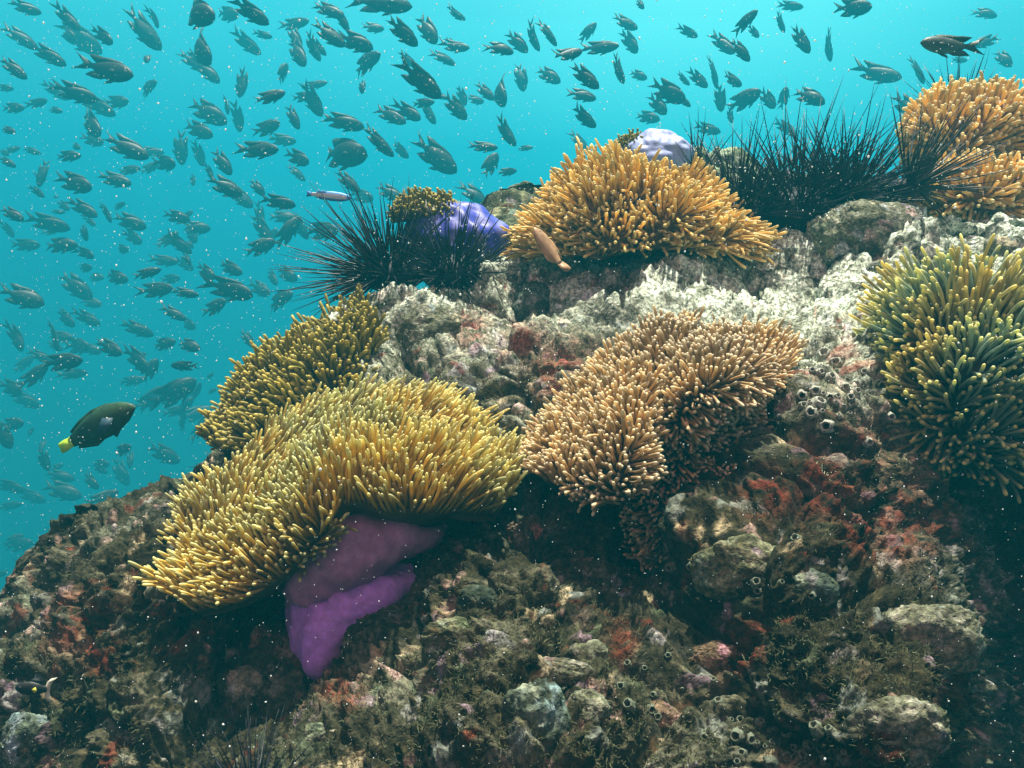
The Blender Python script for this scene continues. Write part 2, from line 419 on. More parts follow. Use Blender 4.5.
def hit(px, py):
    d = norm(P(px, py, 1.0)); r = bvh.ray_cast((0, 0, 0), Vector(d))
    if r[0] is None: return None, None, None
    return np.array(r[0]), np.array(r[1]) * (1 if np.dot(np.array(r[1]), -d) > 0 else -1), float(np.array(r[0]) @ FWD)

sil_back = [(430, 262, 2.9), (462, 225, 2.95), (485, 192, 3.0), (510, 180, 3.0), (550, 176, 3.05), (600, 178, 3.1), (640, 172, 3.15), (690, 160, 3.2), (760, 158, 3.25), (840, 168, 3.3), (920, 178, 3.3), (1000, 180, 3.3), (1200, 180, 3.3), (1350, 190, 3.3)]
ctrl_back = [(430, 420, 2.7), (700, 420, 2.7), (1000, 420, 2.7), (1350, 420, 2.7), (470, 300, 2.75), (600, 280, 2.75), (800, 280, 2.8), (1000, 280, 2.85), (1200, 280, 2.85), (520, 220, 2.88), (700, 215, 2.95), (900, 215, 3.0), (1200, 220, 3.0)]
BV, BF, BSH = reef_mesh(ctrl_back, sil_back, 420, 430, 1350, 400, 130, 30, .9, .8, 40)
bpx = to_px(BV)
back = mesh_obj('reef_ledge', BV, BF, M_BACK, attrs={'pale': np.clip(.15 + (bpx[:, 0] - 600) / 150, 0, 1) * np.clip(.6 + .6 * fbm(BV * 5, 3, 7), 0, 1), 'red': np.zeros(len(BV)), 'turf': np.full(len(BV), .3)})
tag(back, 'further rock ledge behind the urchins and the golden anemone', 'reef', kind='structure')

# ------------------------------------------------------------------ anemones
def bspline_surf(G, nu, nv):
    """Smooth surface through a control grid G (r,c,3): Catmull-Rom in both ways."""
    def cr(A, n):
        m = len(A); t = np.linspace(0, m - 1, n); i = np.minimum(t.astype(int), m - 2); f = (t - i).reshape(-1, *([1] * (A.ndim - 1)))
        a = np.concatenate([[2 * A[0] - A[1]], A, [2 * A[-1] - A[-2]]])
        p0, p1, p2, p3 = a[i], a[i + 1], a[i + 2], a[i + 3]
        return .5 * (2 * p1 + (p2 - p0) * f + (2 * p0 - 5 * p1 + 4 * p2 - p3) * f ** 2 + (3 * p1 - p0 - 3 * p2 + p3) * f ** 3)
    A = cr(np.asarray(G, float), nv)
    return np.swapaxes(cr(np.swapaxes(A, 0, 1), nu), 0, 1)
def loft(rows, nu=60, nv=50, bump=.010, seed=0):
    V = bspline_surf(PA(np.array(rows, float)), nu, nv)
    N = grid_normals(V)
    c = V.reshape(-1, 3).mean(0)
    if np.mean((N * (V * -1 + np.array([0, 0, .6]))).sum(-1)) < 0: N = -N
    V = V + N * (bump * fbm(V.reshape(-1, 3) * 14, 2, seed).reshape(V.shape[:2]))[..., None]
    return V, N
def dome(cx, cy, d, rx, ry, rdepth, low=-.35, bump=.16, seed=0, nu=72, nv=40, tilt=0):
    """Lumpy mound; rx, ry in pixels at depth d, rdepth in metres; from the crown down to 'low'."""
    C = P(cx, cy, d)
    a = np.linspace(0, 2 * math.pi, nu); z = np.linspace(0.999, low, nv)
    A, Z = np.meshgrid(a, z); R = np.sqrt(np.maximum(0, 1 - Z ** 2))
    u = np.stack([R * np.cos(A), R * np.sin(A), Z], -1)
    k = 1 + bump * fbm(np.concatenate([u.reshape(-1, 3)]) * 2.2 + seed * 3.1, 2, seed).reshape(u.shape[:2])
    u2 = u * k[..., None]
    V = C + (RIGHT * (u2[..., 0:1] * rx + tilt * u2[..., 2:3] * ry) / FPX * d + np.array([0, 1.0, 0]) * u2[..., 1:2] * rdepth + np.array([0, 0, 1.0]) * (u2[..., 2:3] * ry) / FPX * d)
    N = grid_normals(V)
    if np.mean((N * (V - C)).sum(-1)) < 0: N = -N
    N[0] = np.array([0, 0, 1.0]); N[-1] = N[-2]; N[:, 0] = N[:, 1]; N[:, -1] = N[:, -2]
    return V, N

def scatter_on(V, N, spacing, seed, keep=None):
    """Evenly spaced points on a surface grid."""
    r = np.random.default_rng(seed)
    a = V[:-1, :-1]; b = V[:-1, 1:]; c = V[1:, 1:]; d = V[1:, :-1]
    area = (np.linalg.norm(np.cross(b - a, d - a), axis=-1) + np.linalg.norm(np.cross(b - c, d - c), axis=-1)) / 2
    n = int(area.sum() / spacing ** 2 * 5)
    w = area.ravel() / area.sum()
    idx = r.choice(len(w), n, p=w); i, j = np.unravel_index(idx, area.shape)
    u = r.random((n, 1)); v = r.random((n, 1))
    def lerp(X): return (X[i, j] * (1 - u) + X[i, j + 1] * u) * (1 - v) + (X[i + 1, j] * (1 - u) + X[i + 1, j + 1] * u) * v
    pts = lerp(V); nor = norm(lerp(N)); uv = np.stack([(j + u[:, 0]) / V.shape[1], (i + v[:, 0]) / V.shape[0]], 1)
    if keep is not None:
        m = keep(pts, nor); pts, nor, uv = pts[m], nor[m], uv[m]
    cell = {}; out = []
    for k, p in enumerate(pts):
        key = tuple((p // spacing).astype(int)); ok = True
        for dx in (-1, 0, 1):
            for dy in (-1, 0, 1):
                for dz in (-1, 0, 1):
                    for q in cell.get((key[0] + dx, key[1] + dy, key[2] + dz), ()):
                        if ((pts[q] - p) ** 2).sum() < spacing ** 2 * .72: ok = False; break
                    if not ok: break
                if not ok: break
            if not ok: break
        if ok: cell.setdefault(key, []).append(k); out.append(k)
    return pts[out], nor[out], uv[out]

RINGS = np.array([0, .14, .30, .46, .62, .76, .87, .935, .975, .995])
RPROF = np.array([.92, .90, .88, .87, .87, .90, 1.02, 1.05, .88, .48])
def tubes(b, d0, bend, L, R, sides, prof=RPROF, rings=RINGS, wob=None):
    """n curved tapering tubes; returns verts (n,k,3), faces for one, along values for one."""
    n = len(b); t = rings[None, :, None]
    C = b[:, None] + L[:, None, None] * (d0[:, None] * t + bend[:, None] * t ** 2)
    T = d0[:, None] + 2 * bend[:, None] * t
    if wob is not None:
        C = C + L[:, None, None] * wob[:, None] * (t ** 3 - .55 * t ** 2); T = T + wob[:, None] * (3 * t ** 2 - 1.1 * t)
    T = norm(T)
    ref = norm(np.cross(d0, np.array([.31, .77, -.55])))
    A = norm(ref[:, None] - (ref[:, None] * T).sum(-1, keepdims=True) * T); Bn = np.cross(T, A)
    an = np.arange(sides) / sides * 2 * math.pi
    ring = (A[:, :, None] * np.cos(an)[None, None, :, None] + Bn[:, :, None] * np.sin(an)[None, None, :, None]) * (R[:, None] * prof[None])[:, :, None, None]
    V = (C[:, :, None] + ring).reshape(n, -1, 3)
    k = len(rings); i = np.arange(k * sides).reshape(k, sides); j = np.roll(i, -1, 1)
    F = np.stack([i[:-1], j[:-1], j[1:], i[1:]], -1).reshape(-1, 4)
    if sides % 2 == 0:   # tip cap in quads
        cap = [[i[-1, 0], i[-1, q], i[-1, q + 1], i[-1, q + 2]] for q in range(1, sides - 2, 2)]
        F = np.concatenate([F, np.array(cap)])
    return V, F, np.repeat(rings, sides)

def flow_at(px, flow):
    f = np.array(flow, float)
    w = 1 / (((px[:, None, :2] - f[None, :, :2]) ** 2).sum(-1) + 200)
    w = w ** 1.5; w /= w.sum(1, keepdims=True)
    v = w @ f[:, 2:5]
    return RIGHT * v[:, 0:1] + UP * v[:, 1:2] - FWD * v[:, 2:3]

def anemone(label, group, surfs, mat, disc_mat, spacing, length, radius, flow, anchor, follow=.7, jitter=.22, sides=6, npart=100, seed=0, keep=None, column=None, curl=.25):
    root = empty('sea_anemone', anchor, label, 'sea anemone', group)
    pb, pn = [], []
    for s, (V, N) in enumerate(surfs):
        # the disc: the sheet and a second layer just inside it
        k = V.shape[0] * V.shape[1]
        inner = V - N * .018
        F = grid_faces(*V.shape[:2])
        i = np.arange(k).reshape(V.shape[:2])
        loop = np.concatenate([i[0, :], i[1:, -1], i[-1, -2::-1], i[-2:0:-1, 0]]); nx = np.roll(loop, -1)
        rim = np.stack([loop, nx, nx + k, loop + k], 1)
        mesh_obj('oral_disc', np.concatenate([V.reshape(-1, 3), inner.reshape(-1, 3)]), np.concatenate([F, F[:, ::-1] + k, rim]), disc_mat, root, anchor)
        b, n, uv = scatter_on(V, N, spacing, seed + s, keep)
        pb.append(b); pn.append(n)
    b = np.concatenate(pb); n = np.concatenate(pn); r = np.random.default_rng(seed + 99)
    px = to_px(b)
    fl = flow_at(px, flow)
    clump = np.stack([.75 * vnoise(b * 11, seed + k) + .45 * vnoise(b * 30, seed + 7 + k) for k in (1, 2, 3)], 1)
    d0 = norm(n * .66 + fl * follow * .95 + .32 * clump + jitter * .5 * r.normal(size=b.shape))
    bend = curl * (fl * follow + 1.0 * clump) + .07 * r.normal(size=b.shape)
    wob = .24 * r.normal(size=b.shape)
    L = length * (.62 + .6 * r.random(len(b))) * (1 + .25 * vnoise(b * 15, seed + 33)); R = radius * (.85 + .3 * r.random(len(b)))
    V, F, al = tubes(b - n * .003, d0, bend, L, R, sides, wob=wob)
    vary = r.random(len(b))
    ext = to_px(V.reshape(-1, 3)).reshape(len(b), -1, 3)
    tipd = np.hypot(*(ext[:, -1, :2] - ext[:, 0, :2]).T) * R / np.maximum(ext[:, 0, 2], .1)
    inside = (ext[:, -1, 0] > 4) & (ext[:, -1, 0] < 1020) & (ext[:, -1, 1] > 4) & (ext[:, -1, 1] < 764)
    facing = (norm(-b) * n).sum(1)
    score = tipd * np.clip(facing + .35, .05, 1) * inside
    order = np.argsort(-score)[:npart]
    rest = np.setdiff1d(np.arange(len(b)), order)
    kk = V.shape[1]
    for q in order:
        mesh_obj('tentacle', V[q], F, mat, root, anchor, {'along': al, 'vary': np.full(kk, vary[q])})
    if len(rest):
        FF = (F[None] + (np.arange(len(rest)) * kk)[:, None, None]).reshape(-1, 4)
        o = mesh_obj('tentacle_mass', V[rest].reshape(-1, 3), FF, mat, root, anchor, {'along': np.tile(al, len(rest)), 'vary': np.repeat(vary[rest], kk)})
        o['kind'] = 'stuff'
    return root
def sheet(name, rows, mat, parent, anchor, thick=.012, bump=.012, seed=0):
    V, N = loft(rows, 50, 40, bump, seed)
    bu = np.sin(np.linspace(0, math.pi, V.shape[1])) ** .5; bv = np.sin(np.linspace(0, math.pi, V.shape[0])) ** .5
    V = V + N * (.022 * bv[:, None] * bu[None] - .004)[..., None]; N = grid_normals(V) * np.sign((grid_normals(V) * N).sum(-1, keepdims=True))
    q = V.reshape(-1, 3) + .03 * np.stack([vnoise(V.reshape(-1, 3) * 12, 70 + e) for e in range(3)], 1)
    V = V + N * (.007 * fbm(q * np.array([34, 34, 14.0]), 3, seed + 4, .5, True).reshape(V.shape[:2]))[..., None]
    k = V.shape[0] * V.shape[1]; F = grid_faces(*V.shape[:2]); i = np.arange(k).reshape(V.shape[:2])
    loop = np.concatenate([i[0, :], i[1:, -1], i[-1, -2::-1], i[-2:0:-1, 0]]); nx = np.roll(loop, -1)
    return mesh_obj(name, np.concatenate([V.reshape(-1, 3), (V - N * thick).reshape(-1, 3)]), np.concatenate([F, F[:, ::-1] + k, np.stack([loop, nx, nx + k, loop + k], 1)]), mat, parent, anchor)
def front_keep(lim):
    return lambda p, n: (norm(-p) * n).sum(1) > lim

AG = 'sea anemones growing over the reef'
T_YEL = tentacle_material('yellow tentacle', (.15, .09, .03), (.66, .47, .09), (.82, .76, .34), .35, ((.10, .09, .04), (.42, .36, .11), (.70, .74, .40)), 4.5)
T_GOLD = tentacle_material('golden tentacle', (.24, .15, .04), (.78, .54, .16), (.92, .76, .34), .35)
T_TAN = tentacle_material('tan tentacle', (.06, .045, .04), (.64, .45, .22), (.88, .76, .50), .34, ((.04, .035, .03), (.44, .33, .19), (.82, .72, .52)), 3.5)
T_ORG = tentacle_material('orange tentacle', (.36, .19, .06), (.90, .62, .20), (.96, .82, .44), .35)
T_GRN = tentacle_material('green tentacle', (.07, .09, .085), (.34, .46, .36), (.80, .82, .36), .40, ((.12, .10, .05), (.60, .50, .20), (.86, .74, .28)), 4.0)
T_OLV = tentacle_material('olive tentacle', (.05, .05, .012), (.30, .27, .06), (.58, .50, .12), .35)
D_BRN = flesh_material('brown disc', (.035, .028, .016), (.10, .075, .04))
D_DRK = flesh_material('dark disc', (.012, .011, .014), (.035, .03, .03))
D_ORG = flesh_material('orange disc', (.16, .08, .02), (.30, .16, .05))
M_PURP = flesh_material('purple column', (.34, .15, .72), (.60, .30, .97), 9, .5, .15)
M_PURPD = flesh_material('dusky purple column', (.30, .14, .32), (.50, .25, .50), 7, .5, .12)
M_BLUE = flesh_material('blue violet column', (.03, .035, .34), (.09, .11, .60), 6, .45, .12, (5, (.55, .58, .95)))  # pale streaks are highlights painted into the column colour
M_LAV = flesh_material('lavender column', (.30, .36, .66), (.44, .50, .80), 5, .5, .15, (5, (.6, .66, .92)))

# front left: the large yellow-green one, its rim lifted off a purple column
a1_rows = [
 [(190, 575, 1.66), (228, 505, 1.76), (275, 455, 1.84), (335, 430, 1.9), (405, 424, 1.9), (458, 446, 1.85), (500, 478, 1.76)],
 [(184, 570, 1.54), (222, 508, 1.60), (265, 462, 1.67), (332, 425, 1.72), (408, 420, 1.72), (460, 450, 1.67), (503, 480, 1.60)],
 [(186, 588, 1.44), (226, 545, 1.46), (282, 500, 1.50), (346, 458, 1.54), (415, 455, 1.54), (465, 475, 1.52), (504, 492, 1.50)],
 [(190, 602, 1.36), (236, 580, 1.36), (290, 540, 1.37), (350, 490, 1.365), (415, 490, 1.365), (462, 499, 1.42), (500, 505, 1.44)],
 [(196, 612, 1.33), (241, 602, 1.32), (290, 570, 1.32), (345, 506, 1.320), (405, 516, 1.320), (455, 514, 1.38), (494, 513, 1.42)],
 [(202, 614, 1.36), (244, 606, 1.37), (290, 582, 1.38), (345, 518, 1.385), (402, 526, 1.385), (455, 521, 1.44), (492, 518, 1.47)]]
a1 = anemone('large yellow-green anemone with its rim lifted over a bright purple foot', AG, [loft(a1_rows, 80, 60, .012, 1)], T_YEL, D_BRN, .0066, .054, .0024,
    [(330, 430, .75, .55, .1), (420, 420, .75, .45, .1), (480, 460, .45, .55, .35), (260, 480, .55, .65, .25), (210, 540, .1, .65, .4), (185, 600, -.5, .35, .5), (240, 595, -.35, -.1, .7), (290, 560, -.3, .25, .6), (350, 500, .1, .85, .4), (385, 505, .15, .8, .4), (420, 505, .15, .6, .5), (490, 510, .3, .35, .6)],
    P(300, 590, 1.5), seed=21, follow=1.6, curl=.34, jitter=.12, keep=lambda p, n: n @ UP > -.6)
sheet('column', [[(282, 588, 1.445), (300, 560, 1.430), (345, 508, 1.435), (400, 520, 1.445), (422, 530, 1.475), (442, 526, 1.545)],
                 [(284, 600, 1.415), (312, 575, 1.390), (345, 540, 1.380), (395, 532, 1.405), (420, 538, 1.445), (440, 532, 1.535)],
                 [(290, 610, 1.445), (318, 598, 1.420), (352, 574, 1.400), (392, 552, 1.415), (416, 546, 1.455), (438, 536, 1.545)],
                 [(296, 608, 1.515), (320, 600, 1.505), (354, 580, 1.495), (392, 560, 1.495), (414, 552, 1.515), (436, 540, 1.575)]], M_PURPD, a1, P(300, 590, 1.545), .014, .008, 3)
sheet('foot', [[(286, 566, 1.450), (315, 574, 1.435), (345, 572, 1.430), (380, 566, 1.435), (412, 562, 1.460)],
               [(284, 590, 1.415), (312, 596, 1.385), (346, 594, 1.375), (384, 588, 1.380), (416, 578, 1.430)],
               [(288, 615, 1.405), (314, 622, 1.360), (344, 614, 1.360), (376, 608, 1.375), (408, 594, 1.430)],
               [(290, 640, 1.395), (314, 646, 1.350), (336, 634, 1.365), (362, 620, 1.390), (396, 606, 1.440)],
               [(296, 652, 1.400), (318, 668, 1.355), (332, 656, 1.380), (350, 628, 1.410), (386, 612, 1.460)],
               [(300, 654, 1.450), (320, 666, 1.420), (332, 656, 1.430), (350, 630, 1.460), (384, 614, 1.500)]], M_PURP, a1, P(300, 590, 1.5), .02, .012, 5)

# centre: tan one in two folded lobes, hanging into the shade
a4_left = [
 [(532, 462, 1.66), (566, 412, 1.70), (612, 368, 1.72), (656, 336, 1.74), (692, 332, 1.76)],
 [(528, 466, 1.54), (570, 424, 1.56), (615, 380, 1.57), (656, 350, 1.59), (688, 340, 1.62)],
 [(540, 476, 1.45), (585, 448, 1.43), (625, 412, 1.42), (652, 378, 1.52), (672, 356, 1.60)],
 [(555, 486, 1.40), (595, 480, 1.34), (630, 455, 1.32), (646, 412, 1.46), (654, 378, 1.58)],
 [(572, 492, 1.42), (605, 503, 1.34), (634, 498, 1.31), (644, 452, 1.46), (650, 402, 1.58)]]
a4_right = [
 [(668, 382, 1.70), (690, 352, 1.68), (725, 338, 1.70), (758, 342, 1.68), (778, 356, 1.66)],
 [(664, 394, 1.60), (690, 370, 1.53), (725, 356, 1.54), (760, 355, 1.55), (782, 368, 1.57)],
 [(662, 416, 1.50), (690, 396, 1.39), (725, 384, 1.39), (756, 378, 1.43), (776, 380, 1.50)],
 [(655, 470, 1.53), (685, 448, 1.47), (714, 430, 1.47), (736, 418, 1.49), (752, 404, 1.53)],
 [(625, 525, 1.52), (670, 522, 1.48), (710, 510, 1.48), (733, 490, 1.42), (745, 465, 1.48)],
 [(632, 556, 1.52), (675, 566, 1.47), (716, 552, 1.48), (728, 522, 1.44), (736, 500, 1.48)]]
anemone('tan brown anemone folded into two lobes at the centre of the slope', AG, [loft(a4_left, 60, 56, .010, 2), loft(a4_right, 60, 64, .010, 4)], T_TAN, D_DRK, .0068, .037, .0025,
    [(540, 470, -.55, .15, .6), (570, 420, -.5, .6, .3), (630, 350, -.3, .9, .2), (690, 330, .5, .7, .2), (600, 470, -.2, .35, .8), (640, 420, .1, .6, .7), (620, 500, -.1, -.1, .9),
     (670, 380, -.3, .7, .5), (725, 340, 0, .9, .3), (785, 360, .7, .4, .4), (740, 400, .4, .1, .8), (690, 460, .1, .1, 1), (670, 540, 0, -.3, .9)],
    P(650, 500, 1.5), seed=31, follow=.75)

# top centre: golden dome
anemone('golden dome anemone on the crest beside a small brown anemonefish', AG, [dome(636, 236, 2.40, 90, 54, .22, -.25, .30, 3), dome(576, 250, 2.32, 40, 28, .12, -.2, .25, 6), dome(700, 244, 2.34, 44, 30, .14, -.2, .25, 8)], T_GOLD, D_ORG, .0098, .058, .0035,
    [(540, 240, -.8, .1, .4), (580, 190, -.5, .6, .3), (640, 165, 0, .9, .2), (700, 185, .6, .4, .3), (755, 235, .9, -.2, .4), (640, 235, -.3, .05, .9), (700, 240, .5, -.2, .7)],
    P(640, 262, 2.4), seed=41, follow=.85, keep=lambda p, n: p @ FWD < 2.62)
# right: green one with yellow tips
anemone('grey-green anemone with yellow tentacle tips at the right edge', AG, [dome(978, 382, 1.66, 80, 84, .20, -.85, .20, 5, 80, 60)], T_GRN, D_DRK, .0092, .066, .0032,
    [(960, 280, 0, .9, .2), (890, 310, -.6, .6, .3), (1010, 300, .4, .7, .3), (880, 380, -.6, .2, .7), (930, 400, -.3, .5, .8), (990, 400, .3, .35, .8), (920, 460, -.3, 0, .9), (990, 480, .2, -.1, .9)],
    P(968, 470, 1.75), seed=51, follow=.8, keep=lambda p, n: ((norm(-p) * n).sum(1) > -.35))
# behind the front one, on the left shoulder
a2_rows = [
 [(232, 458, 2.12), (262, 398, 2.17), (312, 356, 2.22), (372, 318, 2.32)],
 [(224, 446, 2.00), (255, 386, 2.04), (306, 352, 2.09), (366, 314, 2.19)],
 [(232, 450, 1.90), (272, 400, 1.93), (320, 366, 1.98), (374, 322, 2.10)],
 [(250, 458, 1.84), (292, 420, 1.86), (332, 384, 1.91), (378, 332, 2.04)],
 [(270, 466, 1.86), (312, 440, 1.86), (346, 402, 1.91), (382, 345, 2.04)]]
anemone('olive anemone on the left shoulder, behind the large yellow-green one', AG, [loft(a2_rows, 50, 44, .016, 7)], T_OLV, D_BRN, .0100, .052, .0037,
    [(225, 440, -.5, .5, .3), (250, 380, -.35, .9, .2), (310, 340, -.1, .95, .1), (365, 305, .1, .95, .2), (280, 430, -.2, .4, .8), (340, 380, 0, .5, .7)],
    P(310, 440, 2.0), seed=61, follow=.75)
# far right crest: orange mounds
anemone('orange anemone mound highest on the right crest, above the spiny urchin fan', AG, [dome(966, 142, 2.85, 52, 46, .18, -.4, .2, 9)], T_ORG, D_ORG, .0128, .048, .0049,
    [(920, 140, -.7, .3, .3), (960, 95, 0, .9, .2), (1005, 130, .6, .4, .3), (960, 150, -.1, 0, .8)], P(966, 170, 2.9), seed=71, follow=.7, keep=lambda p, n: p @ FWD < 3.0)
anemone('peach orange anemone low on the right crest behind long dark urchin spines', AG, [dome(985, 200, 2.60, 70, 28, .16, -.8, .2, 10)], T_ORG, D_ORG, .0128, .048, .0049,
    [(920, 190, -.7, .3, .4), (985, 165, 0, .9, .3), (1040, 190, .7, .4, .4)], P(985, 210, 2.7), seed=81, follow=.6, keep=lambda p, n: p @ FWD < 2.8)
anemone('orange anemone cut off by the right edge of the photo', AG, [dome(1046, 140, 2.8, 36, 44, .16, -.5, .15, 12)], T_ORG, D_ORG, .0128, .046, .0049,
    [(1015, 120, -.7, .4, .4), (1040, 95, 0, .9, .3), (1020, 160, -.6, -.1, .6)], P(1046, 180, 2.85), seed=85, follow=.7, npart=60, keep=lambda p, n: p @ FWD < 2.95)
# closed ones showing their columns
def closed_anemone(label, cx, cy, d, rx, ry, rdep, colmat, tuft, tmat, seed, tilt):
    anchor = P(cx, cy + ry * .6, d)
    V, N = dome(cx, cy, d, rx, ry, rdep, -.6, .15, seed, 120, 60, tilt)
    q = V.reshape(-1, 3) + .05 * np.stack([vnoise(V.reshape(-1, 3) * 9, 70 + e) for e in range(3)], 1)
    V = V + N * (.003 * fbm(q * np.array([40, 40, 4.0]), 3, seed + 4, .5, True).reshape(V.shape[:2]))[..., None]
    root = anemone(label, AG, [tuft], tmat, D_BRN, .0100, .028, .0034, [(cx - rx, cy - ry, -.3, .8, .3), (cx, cy - ry, .2, .9, .3)], anchor, seed=seed, npart=60, follow=.5)
    mesh_obj('column', V.reshape(-1, 3), grid_faces(*V.shape[:2]), colmat, root, anchor)
    return root
closed_anemone('closed anemone with a blue violet column behind the left urchin', 458, 250, 2.50, 58, 48, .13, M_BLUE, dome(428, 218, 2.47, 32, 20, .08, -.1, .15, 14, 40, 24), T_OLV, 91, -.15)
closed_anemone('closed pale lavender anemone peeking above the golden dome anemone', 655, 158, 2.95, 36, 26, .12, M_LAV, dome(630, 152, 2.95, 14, 12, .05, -.3, .15, 15, 40, 24), T_OLV, 95, .1)

# ------------------------------------------------------------------ urchins
M_SPINE = plain_material('black spine', (.010, .012, .018), .45, .5, 40, .35)
M_SPINE2 = plain_material('dark brown spine', (.022, .016, .012), .45, .5, 40, .35)
M_TEST = plain_material('urchin body', (.012, .013, .022), .6, .6, 70, .2)
UG = 'long-spined black sea urchins'
SR = np.array([0, .25, .5, .75, .97]); SPR = np.array([1, .82, .62, .40, .12])
def urchin(label, cx, cy, d, body, n, length, axis, spread, seed, rad=.0026, mat=None, npart=100, lenvar=.45):
    C = P(cx, cy, d); r = np.random.default_rng(seed); mat = mat or M_SPINE
    root = empty('sea_urchin', C, label, 'sea urchin', UG)
    a = np.linspace(0, 2 * math.pi, 29); z = np.linspace(1, -1, 17); A, Z = np.meshgrid(a, z); R = np.sqrt(np.maximum(1e-4, 1 - Z ** 2))
    rib = 1 + .05 * np.cos(A * 10)
    V = C + np.stack([R * rib * np.cos(A), R * rib * np.sin(A), Z * .62], -1) * body
    mesh_obj('shell', V.reshape(-1, 3), grid_faces(17, 29), M_TEST, root, C)
    ax = norm(cvec(*axis))
    D = norm(r.normal(size=(n * 8, 3))); D = D[(D @ ax) > math.cos(math.radians(spread))][:n]; n = len(D)
    b = C + D * body * np.array([.97, .97, .6])
    L = length * np.where(r.random(n) < .5, .30 + .3 * r.random(n), 1 - lenvar * r.random(n)) * (.6 + .4 * np.clip(D @ ax, 0, 1))
    V, F, al = tubes(b, norm(D + .20 * r.normal(size=D.shape)), .05 * r.normal(size=D.shape), L, rad * (.75 + .5 * r.random(n)), 6, SPR, SR)
    e = to_px(V.reshape(-1, 3)).reshape(n, -1, 3)
    vis = np.hypot(*(e[:, -1, :2] - e[:, 0, :2]).T) * ((e[:, -1, :2] > 2).all(1) & (e[:, -1, 0] < 1022) & (e[:, -1, 1] < 766)) * np.where(D @ norm(C) < .3, 1, .4)
    o = np.argsort(-vis)[:npart]; rest = np.setdiff1d(np.arange(n), o)
    for q in o: mesh_obj('spine', V[q], F, mat, root, C)
    if len(rest):
        x = mesh_obj('spine_mass', V[rest].reshape(-1, 3), (F[None] + (np.arange(len(rest)) * V.shape[1])[:, None, None]).reshape(-1, 4), mat, root, C); x['kind'] = 'stuff'
    return root
urchin('black urchin in front of the blue violet closed anemone, spines fanned left', 392, 276, 2.34, .075, 300, .31, (-.45, .5, .25), 82, 1)
urchin('black urchin with short bristling spines beneath the blue violet column', 455, 274, 2.34, .085, 260, .20, (.1, .7, .6), 88, 2)
urchin('black urchin just right of the golden dome, leftmost of the dense row', 738, 218, 2.48, .095, 300, .27, (-.15, .85, .35), 85, 3)
urchin('black urchin in the middle of the dense row, tallest spines', 798, 212, 2.48, .115, 340, .33, (.15, .85, .3), 82, 4)
urchin('black urchin at the right end of the dense row, behind the pale boulder', 846, 202, 2.50, .10, 280, .30, (.12, .85, .35), 82, 5)
urchin('brownish urchin fanning its spines right across the peach orange anemone', 905, 188, 2.38, .045, 100, .31, (.8, .5, .25), 66, 6, .0032, M_SPINE2)
urchin('distant urchin with thin upright spines behind the golden dome anemone', 694, 182, 2.95, .05, 60, .24, (0, 1, .1), 40, 7)
urchin('distant urchin behind the right crest, spines rising above the orange mound', 958, 120, 3.25, .06, 70, .27, (0, 1, 0), 62, 8)
urchin('urchin at the bottom left edge, only its upright spines in view', 250, 800, 1.03, .035, 70, .11, (0, 1, .2), 65, 9, .0011)

# ------------------------------------------------------------------ fish
M_FISH = []
for k, c in enumerate([(.010, .014, .013), (.014, .019, .017), (.020, .025, .021)]):
    M_FISH.append(plain_material('dark fish skin', c, .5, .55, 9, .3))
M_FIN = plain_material('fish fin', (.035, .045, .03), .5, .4, 12, .2)
M_EYE = plain_material('fish eye', (.30, .30, .24), .3, .2, 5, .4)

def fish_mesh(name, prof, wid, fins, mats, bend=0.0, eye=(.36, .045, .018), nsec=16, nside=12, stripe=None):
    """prof: (x, top, bottom) from the nose back; fins: lists of (x,z) outlines; one continuous mesh, length about 1."""
    pr = np.array(prof, float); xs = np.linspace(pr[0, 0], pr[-1, 0], nsec) if True else None
    order = np.argsort(pr[:, 0])
    top = np.interp(xs, pr[order, 0], pr[order, 1]); bot = np.interp(xs, pr[order, 0], pr[order, 2])
    V, F, MI = [], [], []
    an = np.arange(nside) / nside * 2 * math.pi
    for x, t, b in zip(xs, top, bot):
        m = (t + b) / 2; h = max((t - b) / 2, .004)
        w = h * wid * (1.0 if x > -.1 else 1 - .45 * (-.1 - x) / .25)
        for a in an: V.append((x, w * math.sin(a), m + h * math.cos(a)))
    for i in range(nsec - 1):
        for j in range(nside):
            a, b_ = i * nside + j, i * nside + (j + 1) % nside
            F.append((a, b_, b_ + nside, a + nside)); MI.append(0)
    F.append(tuple(range(nside))[::-1]); MI.append(0)
    F.append(tuple((nsec - 1) * nside + j for j in range(nside))); MI.append(0)
    for f in fins:
        pts, y0, mi = f
        k = len(V); n = len(pts); th = .006
        for s in (1, -1):
            for q, (x, z) in enumerate(pts):
                V.append((x, y0(x, z) + s * th, z))
        F.append(tuple(range(k, k + n))); F.append(tuple(range(k + 2 * n - 1, k + n - 1, -1))); MI += [mi, mi]
        for q in range(n): F.append((k + q, k + n + q, k + n + (q + 1) % n, k + (q + 1) % n)); MI.append(mi)
    if eye:
        ex, ez, er = eye
        hw = np.interp(ex, xs[::-1], ((top - bot) / 2)[::-1]) * wid
        for s in (1, -1):
            k = len(V)
            V.append((ex, s * (hw + er * .25), ez))
            for a in range(8): V.append((ex + er * math.cos(a * math.pi / 4), s * hw * .96, ez + er * math.sin(a * math.pi / 4)))
            for a in range(8): F.append((k, k + 1 + a, k + 1 + (a + 1) % 8)); MI.append(2)
    V = np.array(V)
    V[:, 1] += bend * np.clip(.15 - V[:, 0], 0, 2) ** 2 * 2.2
    me = bpy.data.meshes.new(name); me.from_pydata([tuple(v) for v in V], [], F)
    for m in mats: me.materials.append(m)
    me.polygons.foreach_set('material_index', MI); me.polygons.foreach_set('use_smooth', [True] * len(MI)); me.update()
    return me
flat = lambda x, z: 0.0
